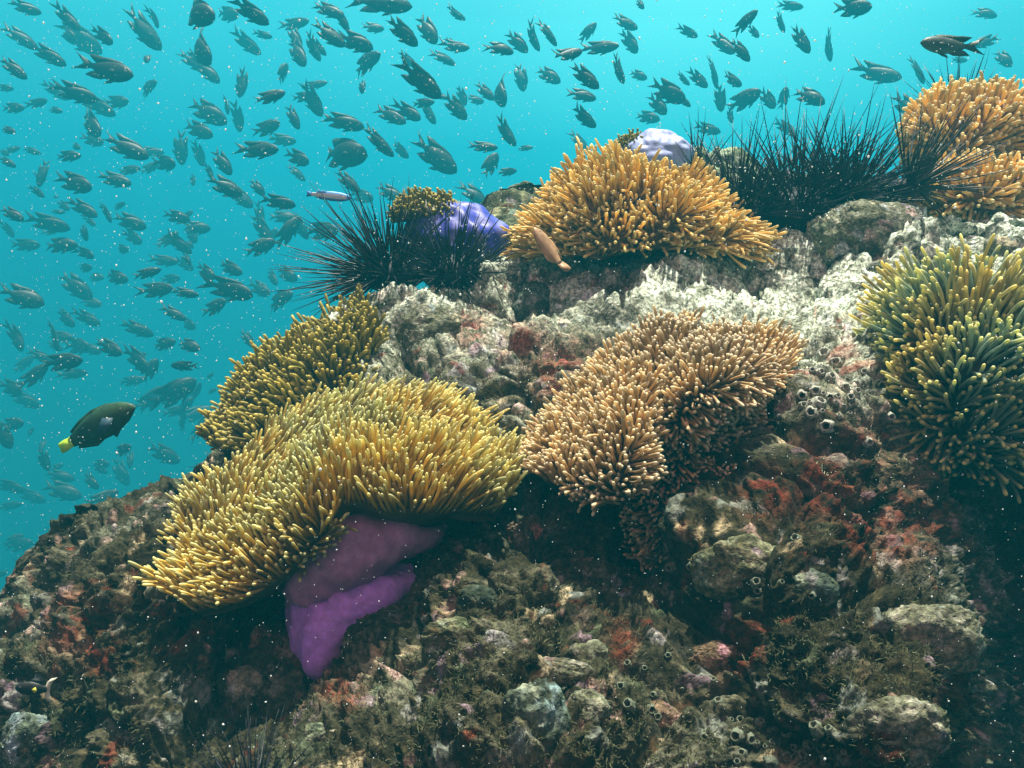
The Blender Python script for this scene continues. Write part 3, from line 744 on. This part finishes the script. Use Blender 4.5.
def damsel_mesh(deep, bend, mat, fork=1.0):
    h = .185 * deep
    prof = [(.50, .012, -.012), (.46, .42 * h, -.36 * h), (.38, .74 * h, -.70 * h), (.25, .97 * h, -.97 * h), (.10, 1.0 * h, -1.03 * h), (-.05, .86 * h, -.9 * h), (-.18, .58 * h, -.6 * h), (-.28, .30 * h, -.30 * h), (-.34, .045, -.045)]
    fins = [([(-.32, .046), (-.40, .08), (-.50, .11 * fork), (-.60, .15 * fork), (-.50, .06), (-.44, .0), (-.50, -.06), (-.60, -.15 * fork), (-.50, -.11 * fork), (-.40, -.08), (-.32, -.046)], flat, 1),
            ([(.30, .85 * h), (.18, 1.14 * h), (.0, 1.22 * h), (-.14, 1.16 * h), (-.26, 1.18 * h), (-.40, 1.05 * h), (-.32, .65 * h), (-.24, .36 * h), (-.05, .8 * h)], flat, 1),
            ([(-.02, -.9 * h), (-.10, -1.12 * h), (-.22, -1.15 * h), (-.37, -1.05 * h), (-.30, -.6 * h), (-.22, -.38 * h)], flat, 1),
            ([(.20, -.9 * h), (.10, -1.22 * h), (-.02, -1.42 * h), (.02, -1.1 * h), (.10, -.92 * h)], flat, 1),
            ([(.24, -.01), (.14, .025), (.06, -.03), (.13, -.05)], lambda x, z: .085 * deep + (.24 - x) * .12, 1),
            ([(.24, -.01), (.14, .025), (.06, -.03), (.13, -.05)], lambda x, z: -.085 * deep - (.24 - x) * .12, 1)]
    return fish_mesh('damselfish', prof, .48, fins, [mat, M_FIN if fork < 1.2 else mat, M_EYE], bend)
DAMSEL = []
for k in range(12):
    DAMSEL.append(damsel_mesh(random.uniform(.85, 1.2), random.choice([-.28, -.12, 0, .1, .2, .28]), M_FISH[k % 3], random.uniform(.8, 1.15)))

def place_fish(name, me, px, py, lpx, ang, d, yaw=0, roll=0, k=1.08):
    a = math.radians(ang); y = math.radians(yaw)
    X = norm(RIGHT * math.cos(a) * math.cos(y) + UP * math.sin(a) * math.cos(y) - FWD * math.sin(y))
    upv = UP * (1 if abs(math.cos(a)) > .2 else .2) + RIGHT * (.0 if abs(math.cos(a)) > .2 else -.98 * math.copysign(1, math.sin(a)))
    Yv = norm(np.cross(upv, X)); Z = np.cross(X, Yv)
    r = math.radians(roll); Y2 = Yv * math.cos(r) + Z * math.sin(r); Z2 = np.cross(X, Y2)
    s = lpx / FPX * d / max(math.cos(y), .35) / k
    o = bpy.data.objects.new(name, me); COL.objects.link(o)
    c = P(px, py, d) + X * .04 * s
    m = Matrix([[X[i] * s, Y2[i] * s, Z2[i] * s, c[i]] for i in range(3)] + [[0, 0, 0, 1]])
    o.matrix_world = m
    return o
# px, py, length, heading (deg, 0 = right, counter-clockwise), tone 0 faint .. 3 darkest
SHOAL = """195,13,55,-25,3;250,12,40,-30,3;227,14,30,-20,0;67,18,32,-45,1;20,37,34,-35,0;25,8,26,-10,1;48,55,38,-30,1;13,68,32,-40,2;80,38,42,-35,0;103,36,30,-40,1;107,70,64,-18,3;143,30,42,-50,1;147,57,15,-80,1;198,47,54,-50,2;208,72,30,-45,0;246,43,32,-35,0;297,52,40,-60,1;312,47,28,-60,1;295,24,32,0,0;328,10,36,-25,2;329,35,36,-30,2;242,83,32,-95,0;282,73,24,70,0;270,97,32,20,3;147,88,26,25,0;5,88,14,0,0;13,108,24,0,0;38,103,22,10,0;8,130,20,-20,2;75,93,40,-15,2;97,105,42,-30,0;90,123,46,-45,2;93,140,26,-20,0;127,148,46,-25,2;165,163,28,-15,1;150,168,20,30,0;68,156,24,5,1;207,112,44,-30,1;198,130,36,-25,1;238,117,30,-85,0;293,117,28,-65,1;312,100,36,-60,1;315,85,26,10,0;343,122,42,-12,2;267,128,30,15,1;282,140,28,-5,0;258,150,46,-5,3;298,158,28,-30,2;340,153,62,-14,3;180,148,32,-90,0;222,162,32,-55,2;210,172,18,-70,1;42,173,30,-100,1;38,192,18,-40,1;12,150,20,10,0;7,162,20,-30,1;75,183,40,-20,2;115,180,34,-15,1;225,187,34,-25,2;240,197,30,-40,0;257,187,22,-50,1;278,202,34,-10,3;12,214,26,-30,2;48,223,38,-15,1;58,212,12,0,0;84,209,32,-30,1;107,213,26,-55,1;119,206,16,20,0;130,222,30,-20,1;133,237,28,-30,0;177,217,26,-15,1;197,228,24,0,0;84,233,16,-80,1;60,245,34,0,2;25,245,28,0,0;86,253,24,-25,1;178,243,32,-40,1;168,240,26,40,0;263,230,36,-60,1;288,232,38,60,2;260,247,32,25,2;300,227,26,-60,1;323,231,34,-5,2;22,297,42,-20,2;75,286,40,-40,1;115,277,30,-15,1;147,273,26,20,3;165,261,28,-5,0;187,259,16,-60,1;157,290,36,5,2;185,293,26,-10,2;230,268,32,-25,2;207,272,24,-40,1;230,289,52,-18,3;215,307,28,25,2;260,289,26,-30,0;278,300,36,20,1;286,274,28,-30,1;65,318,30,-35,0;87,318,30,-30,0;173,313,28,-30,2;17,337,34,-60,1;55,336,34,-70,1;137,329,30,-25,1;78,346,30,-5,1;110,348,32,-25,2;137,359,36,-40,2;150,370,26,60,1;163,344,28,10,1;188,345,28,-20,2;184,366,28,178,3;63,362,42,5,3;40,356,24,-30,1;35,376,36,40,2;72,374,30,5,1;132,381,24,10,0;12,388,30,-20,1;25,400,30,-30,0;13,424,26,5,1;4,436,28,-70,2;248,339,20,-60,1;174,393,46,35,2;146,403,24,20,0;197,392,22,60,0;212,391,12,20,0;196,414,32,20,0;200,428,34,60,1;122,450,26,20,2;164,454,32,-35,1;44,460,24,-75,1;57,467,12,20,0;102,464,18,0,0;120,472,32,-60,0;90,481,24,-40,1;62,491,40,-20,1;103,498,30,25,2;30,496,34,-20,0;10,486,30,-20,0;10,506,24,10,0;380,2,62,0,2;355,42,38,-20,2;342,20,24,-60,1;373,28,22,0,0;402,32,36,-35,3;365,63,36,20,1;362,86,16,-90,1;427,29,38,-60,1;455,47,30,-10,1;443,58,26,-20,0;420,80,54,-40,3;408,60,24,-40,0;423,103,24,0,1;455,107,32,-45,1;462,96,22,-70,0;475,100,18,0,0;485,92,24,-40,1;498,90,42,-70,1;500,48,28,-10,2;517,42,30,-45,1;532,37,30,-60,0;548,33,28,-50,1;567,55,34,20,3;600,48,36,-5,1;588,32,26,50,0;625,23,28,-20,0;630,42,30,-65,0;618,69,30,-65,2;585,77,36,-40,3;548,75,30,-35,0;521,77,28,-80,0;582,95,30,-10,2;583,117,32,-30,2;580,142,30,-50,0;505,132,34,-50,1;483,147,30,-5,2;525,148,16,0,0;490,165,30,60,1;507,172,20,10,1;668,92,40,-30,2;658,105,26,-55,1;647,117,26,-20,0;638,75,20,-30,0;640,4,14,-60,0;455,14,22,-20,0;390,115,38,-30,1;408,112,32,-35,1;378,142,38,-40,2;400,150,26,-45,0;435,156,52,-35,2;348,182,30,-40,2;362,196,26,-20,0;390,193,28,-30,1;412,194,22,0,0;475,195,34,-45,2;370,233,22,-30,1;688,32,22,-35,0;745,22,28,40,2;754,32,16,-60,0;723,44,32,-55,0;740,50,30,-50,2;780,22,22,-60,0;801,40,32,-60,1;828,45,32,-75,0;853,8,32,-10,2;985,13,24,-20,0;1003,58,24,-60,0;918,70,30,-55,0;877,74,44,-20,1;960,60,16,0,0;698,79,26,-45,1;683,79,18,-30,0;714,72,32,-75,0;732,80,24,-15,1;720,98,28,-85,0;744,100,32,25,1;768,99,24,-60,1;809,96,34,-35,2;784,98,22,80,0;683,100,20,-30,1;707,129,28,-15,0;786,128,28,-30,0;730,116,16,-80,0;790,6,26,-10,0;985,42,30,200,1;908,108,40,-40,2;2,574,14,20,1;20,545,28,10,1;14,540,20,30,0"""
LAND = [((97, 428), 'the green wrasse with the yellow tail'), ((328, 196), 'the slim blue-white fish'), ((430, 215), 'the blue violet closed anemone'), ((655, 145), 'the lavender closed anemone'), ((947, 46), 'the large left-facing fish'), ((960, 120), 'the orange anemone mound')]
used = set()
SIZE = lambda l: 'large' if l > 45 else 'mid-sized' if l > 31 else 'small' if l > 20 else 'tiny'
TONE = ['faint hazy', 'blue-grey', 'dark', 'near-black']
def pose(a):
    a = (a + 180) % 360 - 180
    if a > 150 or a < -150: return 'facing left'
    if a > 35: return 'nose up'
    if a < -110: return 'nose down left'
    if a < -52: return 'diving nose down'
    if a < -14: return 'nose tilted down right'
    return 'facing right' if a < 14 else 'nose tilted up right'
ROWS = [tuple(map(float, row.split(','))) for row in SHOAL.split(';')]
frnd = random.Random(77)
for x, y, l, a, t in frnd.sample([q for q in ROWS if q[0] < 460 and 15 < q[1] < 510], 64):      # fainter fish further back in the crowd
    b = frnd.uniform(0, 6.283)
    ROWS.append((max(4, round(x + 20 * math.cos(b))), max(4, round(y + 15 * math.sin(b))), round(l * frnd.uniform(.55, .85)), round(a + frnd.uniform(-30, 30)), 0))
for k, (x, y, l, a, t) in enumerate(ROWS):
    d = [18, 14.5, 12, 10][int(t)] * random.uniform(.9, 1.12)
    yaw = random.uniform(-30, 30)
    o = place_fish('damselfish', DAMSEL[k % 12 if t < 3 else (k % 4) * 3], x, y, l, a, d, yaw, random.uniform(-14, 14))
    look = '%s %s damselfish %s' % (SIZE(l), TONE[int(t)], pose(a))
    where = None
    for (lx, ly), nm in LAND:
        if math.hypot(x - lx, y - ly) < 80:
            where = ('%s %s' % ('above' if y < ly - 25 else 'below' if y > ly + 25 else 'left of' if x < lx else 'right of', nm)); break
    lab = '%s, %s' % (look, where) if where else None
    if lab is None or lab in used:
        lab = '%s, %d%% across and %d%% down the photo' % (look, round(x / 10.24), round(y / 7.68))
    if len(lab.split()) > 16: lab = lab.replace('mid-sized ', '').replace('small ', '').replace('tiny ', '')
    used.add(lab)
    tag(o, lab, 'fish', 'dark damselfish of the shoal')

# the few fish of other kinds
M_WR = plain_material('wrasse green skin', (.022, .06, .026), .5, .5, 8, .3)
M_WRF = plain_material('wrasse blue fin', (.03, .07, .10), .5, .3, 10, .3)
M_YEL = plain_material('wrasse yellow tail', (.50, .80, .05), .5, .2, 10, .2)
wp = [(.50, .02, -.025), (.45, .07, -.065), (.37, .12, -.115), (.24, .165, -.155), (.10, .18, -.17), (-.08, .165, -.155), (-.22, .125, -.115), (-.34, .08, -.075), (-.43, .055, -.055)]
wf = [([(-.41, .054), (-.47, .064), (-.56, .062), (-.585, .03), (-.565, 0), (-.585, -.03), (-.56, -.062), (-.47, -.064), (-.41, -.054)], flat, 3),
      ([(.28, .15), (.2, .18), (.0, .20), (-.2, .165), (-.36, .105), (-.33, .07), (-.05, .15)], flat, 0),
      ([(.04, -.155), (-.1, -.19), (-.34, -.11), (-.31, -.07)], flat, 0), ([(.26, -.14), (.16, -.21), (.12, -.15)], flat, 1),
      ([(.26, -.02), (.16, .03), (.04, -.09), (.10, -.15), (.20, -.10)], lambda x, z: .075 + (.26 - x) * .25, 1), ([(.26, -.02), (.16, .03), (.04, -.09), (.10, -.15), (.20, -.10)], lambda x, z: -.075 - (.26 - x) * .25, 1)]
wm = fish_mesh('wrasse', wp, .5, wf, [M_WR, M_WRF, M_EYE, M_YEL], .05, (.37, .035, .014), 22)
for p in wm.polygons:
    if p.center.x < -.40 and p.material_index == 0: p.material_index = 3
tag(place_fish('wrasse', wm, 95, 428, 94, 27, 2.3, 10, 0, 1.05), 'dark green wrasse with a bright yellow tail, left of the reef', 'fish')
M_CL = plain_material('blue stripe skin', (.10, .32, .75), .4, .3, 8, .4); M_CLW = plain_material('white belly skin', (.75, .82, .86), .4, .15, 8, .4)
cp = [(.5, .012, -.012), (.42, .07, -.065), (.25, .11, -.105), (0, .12, -.11), (-.25, .08, -.075), (-.38, .042, -.04), (-.42, .044, -.044)]
cf = [([(-.40, .042), (-.52, .075), (-.50, 0), (-.52, -.075), (-.40, -.042)], flat, 1), ([(.25, .075), (0, .115), (-.32, .09), (-.3, .05)], flat, 1), ([(.0, -.075), (-.2, -.10), (-.32, -.07), (-.25, -.05)], flat, 1)]
cm = fish_mesh('cleaner_wrasse', cp, .55, cf, [M_CL, M_CL, M_EYE, M_CLW], -.25, (.38, .015, .012), 18)
for p in cm.polygons:
    if p.material_index == 0 and abs(p.center.z) < .045 and p.center.x < .4: p.material_index = 3
tag(place_fish('cleaner_wrasse', cm, 329, 196, 42, -6, 2.5, 0, 10, 1.0), 'slim bright blue and white fish above the left urchin', 'fish')
M_AF = plain_material('anemonefish brown skin', (.36, .21, .11), .45, .3, 8, .3); M_AFW = plain_material('anemonefish white stripe', (.85, .80, .70), .45, .1, 8, .3)
ap = [(.5, .02, -.02), (.42, .10, -.09), (.28, .165, -.15), (.1, .19, -.18), (-.1, .16, -.15), (-.25, .09, -.085), (-.32, .07, -.07)]
af = [([(-.31, .068), (-.42, .10), (-.52, .08), (-.54, 0), (-.52, -.08), (-.42, -.10), (-.31, -.068)], flat, 1), ([(.25, .16), (.1, .235), (-.12, .22), (-.28, .14), (-.2, .1)], flat, 1), ([(.0, -.17), (-.15, -.2), (-.26, -.13), (-.2, -.1)], flat, 1), ([(.2, -.15), (.1, -.25), (.08, -.17)], flat, 1)]
am = fish_mesh('anemonefish', ap, .5, af, [M_AF, M_AF, M_EYE, M_AFW], .2, (.38, .04, .02), 18)
for p in am.polygons:
    if p.material_index == 0 and p.center.z > .75 * np.interp(p.center.x, [-.32, -.1, .1, .28, .42, .5], [.07, .16, .19, .165, .10, .02]): p.material_index = 3
tag(place_fish('anemonefish', am, 549, 252, 52, 122, 1.98, 8, 28, 1.0), 'brown anemonefish with a white back stripe, nose up against the golden dome', 'fish')
M_BG = plain_material('grey green fish skin', (.05, .065, .055), .5, .5, 9, .3)
bm_ = damsel_mesh(.82, .1, M_BG, 1.0)
tag(place_fish('reef_fish', bm_, 950, 46, 62, 176, 3.4, 5, 0), 'large grey-green fish facing left near the top right corner', 'fish')
M_DK = plain_material('black fish skin', (.012, .014, .016), .5, .4, 9, .3); M_PC = plain_material('pale crescent tail', (.6, .62, .5), .5, .2, 9, .2); M_YS = plain_material('yellow fin spot', (.6, .6, .08), .5, .2, 9, .2)
hp, hn, hd = hit(46, 690)
if hp is not None:
    cr = [(-.24, .10), (-.26, .20), (-.34, .29), (-.50, .34), (-.40, .22), (-.36, .08), (-.36, -.08), (-.40, -.22), (-.50, -.34), (-.34, -.29), (-.26, -.20), (-.24, -.10)]
    k = fish_mesh('damselfish', [(.50, .015, -.015), (.44, .10, -.09), (.30, .17, -.16), (.12, .20, -.19), (-.06, .16, -.16), (-.20, .09, -.09), (-.28, .07, -.07)], .5,
                  [(cr, flat, 1), ([(.24, .18), (.08, .27), (-.16, .24), (-.12, .12)], flat, 0), ([(.04, -.18), (-.10, -.26), (-.18, -.2), (-.12, -.12)], flat, 0),
                   ([(.06, .02), (-.03, .09), (-.08, .0), (-.03, -.08)], lambda x, z: -.11 - (.06 - x) * .3, 3), ([(.06, .02), (-.03, .09), (-.08, .0), (-.03, -.08)], lambda x, z: .11 + (.06 - x) * .3, 3)], [M_DK, M_PC, M_EYE, M_YS], 0)
    tag(place_fish('damselfish', k, 37, 689, 40, 172, hd - .07, 12, 0), 'small black fish with a pale crescent tail in front of the dark rock', 'fish')

# ------------------------------------------------------------------ rocks, barnacles, turf on the slope
R_MATS = {'pink': rock_material('pink crusted rock', (1.5, 1.05, .98), .85, .3, True, 1.3), 'grey': rock_material('grey crusted rock', (1.2, 1.25, 1.25), .85, .2, True, 1.2),
          'blue': rock_material('blue grey rock', (.95, 1.2, 1.3), .7, .1, True, 1.1), 'green': rock_material('yellow green turf rock', (1.15, 1.2, 1.0), .75, .2, True, 1.4),
          'dark': rock_material('dark rock', (.6, .8, .85), .7, .2, True, 1.2), 'pale': rock_material('pale rock', (2.0, 2.0, 1.8), 1.5, 0, True, 1.2)}
def ico(sub):
    import bmesh
    bm = bmesh.new(); bmesh.ops.create_icosphere(bm, subdivisions=sub, radius=1)
    bm.verts.ensure_lookup_table(); v = np.array([x.co[:] for x in bm.verts]); f = np.array([[y.index for y in x.verts] for x in bm.faces]); bm.free()
    return v, f
ICO5 = ico(5); ICO4 = ico(4)
def stone(px, py, rx, ry, kind, label, seed, sink=.35, thick=.8, angular=.6, name='rock', group=None):
    h, n, d = hit(px, py)
    if h is None: return
    u, f = ICO5 if max(rx, ry) > 22 else ICO4
    s = norm(u + 0)
    # facets: clip the ball by a few random planes, then roughen
    r = np.random.default_rng(seed); k = np.ones(len(u))
    for _ in range(9):
        pn = norm(r.normal(size=3)); q = s @ pn; lim = r.uniform(.62, .92)
        k = np.where(q > lim, np.minimum(k, lim / np.maximum(q, 1e-3)), k)
    k = 1 + angular * (k - 1)
    k *= 1 + .20 * fbm(s * 1.6 + seed, 3, seed) + .11 * fbm(s * 4.5 + seed, 4, seed + 1, .6, True)
    g1, g2 = worley(s * 4 + seed, seed); k -= .07 * np.clip(1 - g1 / .35, 0, 1)
    k += .05 * fbm(s * 12, 3, seed, .6, True); g1, g2 = worley(s * 9 + seed, seed + 3); k -= .05 * np.clip(1 - g1 / .4, 0, 1)
    v = s * k[:, None]
    sx, sy = rx / FPX * d, ry / FPX * d; sz = min(sx, sy) * thick
    C = h - norm(h) * -1 * sz * sink
    W = C + RIGHT * v[:, 0:1] * sx + UP * v[:, 1:2] * sy + FWD * v[:, 2:3] * sz
    o = mesh_obj(name, W, f, R_MATS[kind], None, C)
    return tag(o, label, 'rock', group or 'rocks lodged in the reef')
STONES = [(529, 546, 27, 30, 'pink', 'pink crusted rock with a green top, right of the purple foot', .8), (458, 553, 19, 15, 'pink', 'small pinkish rock under the right tip of the yellow-green anemone', .8),
    (600, 587, 23, 25, 'blue', 'rounded blue-grey rock below the tan folded anemone', .9), (533, 722, 34, 42, 'blue', 'big blue-green boulder at the bottom centre, dark along its top', .8),
    (740, 570, 50, 34, 'green', 'yellow-green turfed lump just below right of the tan anemone', .7), (920, 640, 58, 40, 'grey', 'pale grey slab of rock lower right beside the dark crevice', .5),
    (588, 655, 20, 16, 'grey', 'grey-green pointed rock just above the bottom boulder, to its right', .8),
    (555, 672, 34, 16, 'grey', 'mauve-grey ledge stone resting above the big blue-green boulder', .6), (588, 715, 22, 24, 'grey', 'whitish knob right of the big blue-green boulder', .8),
    (455, 640, 32, 20, 'green', 'yellowish turf-covered stone below right of the purple foot', .6), (245, 690, 24, 24, 'grey', 'light grey rounded rock at lower left among dark ones', .8),
    (120, 735, 26, 24, 'blue', 'blue-grey rock near the lower left, one above the corner', .8), (30, 745, 36, 30, 'blue', 'pale teal rock filling the lower left corner', .7),
    (715, 660, 26, 18, 'pink', 'mauve crusted rock right of the bottom centre', .7), 
    (900, 730, 56, 38, 'grey', 'grey-green boulder under the pale slab at lower right', .6), (660, 720, 24, 18, 'pink', 'beige pink stone at the bottom, right of the whitish knob', .7), (320, 740, 24, 16, 'grey', 'flat grey stone beside the upright spines at the bottom', .7),
    (868, 240, 58, 38, 'grey', 'rounded boulder on the crest below the dense urchin row', .8), 
    (885, 272, 20, 12, 'grey', 'small grey stone under the pale crest boulder', .8), (1008, 250, 22, 16, 'grey', 'grey stone on the crest at the right edge', .8), (530, 315, 30, 34, 'dark', 'dark jutting block below the golden dome anemone', .7),
    (430, 335, 34, 30, 'grey', 'light grey-green hump left of the dark jutting block', .6), (345, 375, 14, 18, 'pale', 'pale stone beside the olive anemone', .7), (455, 440, 14, 12, 'pale', 'small whitish stone in the dark hollow above the yellow-green anemone', .7),
    (210, 735, 20, 18, 'dark', 'dark rock left of the upright spines', .8), (60, 690, 30, 24, 'dark', 'dark rock behind the small fish with crescent tail', .7), (165, 595, 20, 20, 'grey', 'grey-lilac rock left of the lowest yellow-green tentacles', .6), (480, 600, 20, 14, 'dark', 'dark stone just right of the purple foot', .7),
    (815, 590, 26, 20, 'dark', 'dark stone right of the yellow-green turfed lump', .7), ]
for k, (x, y, rx, ry, kd, lab, th) in enumerate(STONES): stone(x, y, rx, ry, kd, lab, 200 + k, .85 if y > 450 else .5, th)

# barnacle and worm-tube cups
M_CUP = plain_material('barnacle shell', (.30, .31, .26), .85, .8, 3, .1)
M_CUPD = plain_material('mossy tube', (.12, .14, .10), .85, .7, 3, .1)
def cup_mesh(seed):
    r = np.random.default_rng(seed); ns = 16
    prof = [(1.25, -.35), (1.1, .15), (.92, .6), (.80, .85), (.66, .9), (.56, .78), (.5, .4), (.42, -.1)]
    a = np.arange(ns) / ns * 2 * math.pi
    w = 1 + .10 * np.cos(a * 5 + seed) + .07 * r.normal(size=ns)
    V = np.array([[rr * w[i] * math.cos(a[i]), rr * w[i] * math.sin(a[i]), z + .05 * r.normal()] for rr, z in prof for i in range(ns)])
    i = np.arange(len(prof) * ns).reshape(-1, ns); j = np.roll(i, -1, 1)
    F = [tuple(q) for q in np.stack([i[:-1], j[:-1], j[1:], i[1:]], -1).reshape(-1, 4)] + [tuple(i[-1])]
    me = bpy.data.meshes.new('barnacle'); me.from_pydata([tuple(v) for v in V], [], F); me.polygons.foreach_set('use_smooth', [True] * len(F))
    return me
CUPS = [cup_mesh(k) for k in range(5)]; CUPSD = [m.copy() for m in CUPS]
for m in CUPS: m.materials.append(M_CUP)
for m in CUPSD: m.materials.append(M_CUPD)
def cups(cx, cy, sx, sy, n, r0, meshes, label, group, seed):
    r = np.random.default_rng(seed); pts = []
    for _ in range(n * 6):
        if len(pts) >= n: break
        x, y = cx + r.normal() * sx, cy + r.normal() * sy; rr = r0 * r.uniform(.45, 1.5)
        if y > 766 or any(math.hypot(x - q[0], y - q[1]) < (rr + q[2]) * .95 for q in pts): continue
        h, nn, d = hit(x, y)
        if h is None: continue
        pts.append((x, y, rr)); s = rr / FPX * d
        o = bpy.data.objects.new('barnacle', meshes[len(pts) % 5]); COL.objects.link(o)
        ax = norm(nn * .7 + norm(-h) * .5 + .2 * r.normal(size=3) + np.array([0, 0, .2]))
        o.rotation_euler = Vector(ax).to_track_quat('Z', 'Y').to_euler(); o.location = h - ax * s * .15; o.scale = (s, s, s * r.uniform(.8, 1.4))
        tag(o, label, 'barnacle', group)
cups(832, 398, 20, 22, 30, 4.4, CUPS, 'white barnacle cup in the cluster left of the grey-green anemone', 'barnacles left of the grey-green anemone', 1)
cups(780, 742, 38, 14, 26, 4.6, CUPSD, 'mossy hollow tube in the patch at the bottom right of centre', 'hollow tubes at the bottom edge', 2)
cups(735, 575, 30, 14, 16, 4.0, CUPSD, 'mossy hollow cup on the yellow-green turfed lump', 'cups on the turfed lump', 3)
cups(660, 690, 40, 20, 14, 3.8, CUPSD, 'small mossy cup among the stones right of the bottom boulder', 'cups among the bottom stones', 5)

# turf algae: countless short filaments over the slope
def turf(name, label, n, lo, hi, mat, seed, thr, box, pool):
    r = np.random.default_rng(seed)
    V, F = pool
    px = to_px(V)
    ok = (px[:, 0] > box[0]) & (px[:, 0] < box[2]) & (px[:, 1] > box[1]) & (px[:, 1] < box[3])
    ok &= fbm(V * 9, 3, seed) > thr
    ids = np.nonzero(ok)[0]; ids = r.choice(ids, n)
    me = reef.data
    nr = np.empty(len(me.vertices) * 3); me.vertices.foreach_get('normal', nr) if False else None
    nn = VN[ids]; b = V[ids] + .002 * r.normal(size=(n, 3))
    d0 = norm(nn + .7 * r.normal(size=(n, 3)) + np.array([0, 0, .3])); L = r.uniform(lo, hi, n)
    side = norm(np.cross(d0, r.normal(size=(n, 3)))) * (.0005 * r.uniform(.6, 1.5, n))[:, None]
    m1 = b + d0 * L[:, None] * .55; tip = b + d0 * L[:, None] + (.35 * L)[:, None] * r.normal(size=(n, 3))
    W = np.stack([b - side, b + side, m1 + side * .8, m1 - side * .8, tip + side * .3, tip - side * .3], 1).reshape(-1, 3)
    k = np.arange(n)[:, None] * 6
    FF = np.concatenate([k + np.array([[0, 1, 2, 3]]), k + np.array([[3, 2, 4, 5]])])
    o = mesh_obj(name, W, FF, mat, smooth=False)
    return tag(o, label, 'algae', kind='stuff')
gridV = RV.reshape(RSH + (3,)); VN = grid_normals(gridV).reshape(-1, 3)
if (VN * (-RV)).sum(1).mean() < 0: VN = -VN
M_TURF = plain_material('olive turf', (.085, .09, .045), .8, .5, 40, .05)
M_TURF2 = plain_material('pale turf', (.34, .34, .22), .8, .4, 40, .05)
turf('turf_algae', 'short olive algal fuzz over the lower slope', 44000, .003, .009, M_TURF, 5, -.05, (-40, 330, 1060, 800), (RV, RF))
turf('turf_algae', 'pale crusty fuzz on the crest rocks', 14000, .003, .009, M_TURF2, 6, -.05, (300, 180, 1060, 480), (RV, RF))

# suspended particles in the water
n = 12000
pp = np.stack([rng.uniform(-40, 1064, n), rng.uniform(-40, 808, n), .40 + 2.6 * rng.random(n) ** .8], 1)
C = PA(pp); rad = (.26 + .6 * rng.random(n) ** 6) * pp[:, 2] / FPX * rng.choice([1, 1, 1, 1.6], n)
octv = np.array([[1, 0, 0], [-1, 0, 0], [0, 1, 0], [0, -1, 0], [0, 0, 1], [0, 0, -1.0]])
octf = np.array([[0, 2, 4], [2, 1, 4], [1, 3, 4], [3, 0, 4], [2, 0, 5], [1, 2, 5], [3, 1, 5], [0, 3, 5]])
sv = (C[:, None] + octv[None] * rad[:, None, None] * rng.uniform(.6, 1.5, (n, 1, 3))).reshape(-1, 3)
sf = (octf[None] + (np.arange(n) * 6)[:, None, None]).reshape(-1, 3)
m_sn, nt = new_mat('pale drifting particle'); g = NT(nt)
bs = g.n('ShaderNodeBsdfDiffuse', {'Color': (.9, .92, .9, 1)}); tr = g.n('ShaderNodeBsdfTranslucent', {'Color': (.9, .92, .9, 1)})
g.n('ShaderNodeOutputMaterial', {'Surface': g.n('ShaderNodeMixShader', {0: .5, 1: bs.outputs[0], 2: tr.outputs[0]}).outputs[0]})
snow = mesh_obj('marine_snow', sv, sf, m_sn, smooth=True)
tag(snow, 'fine pale particles drifting through the water', 'particles', kind='stuff')

# ------------------------------------------------------------------ water haze
hx0, hx1, hy0, hy1, hz0, hz1 = -17, 17, -1.5, 23, -7.0, 6.0
hv = [(x, y, z) for x in (hx0, hx1) for y in (hy0, hy1) for z in (hz0, hz1)]
hf = [(0, 1, 3, 2), (4, 6, 7, 5), (0, 4, 5, 1), (2, 3, 7, 6), (0, 2, 6, 4), (1, 5, 7, 3)]
m_hz, nt = new_mat('water haze'); g = NT(nt)
pvn = g.n('ShaderNodeVolumePrincipled', {'Color': (.015, .36, .47, 1), 'Density': .055, 'Anisotropy': .0})
g.n('ShaderNodeOutputMaterial', {'Volume': pvn.outputs[0]})
hz = mesh_obj('haze', hv, hf, m_hz, smooth=False)
tag(hz, 'blue-green water thickening with distance', 'water', kind='stuff')
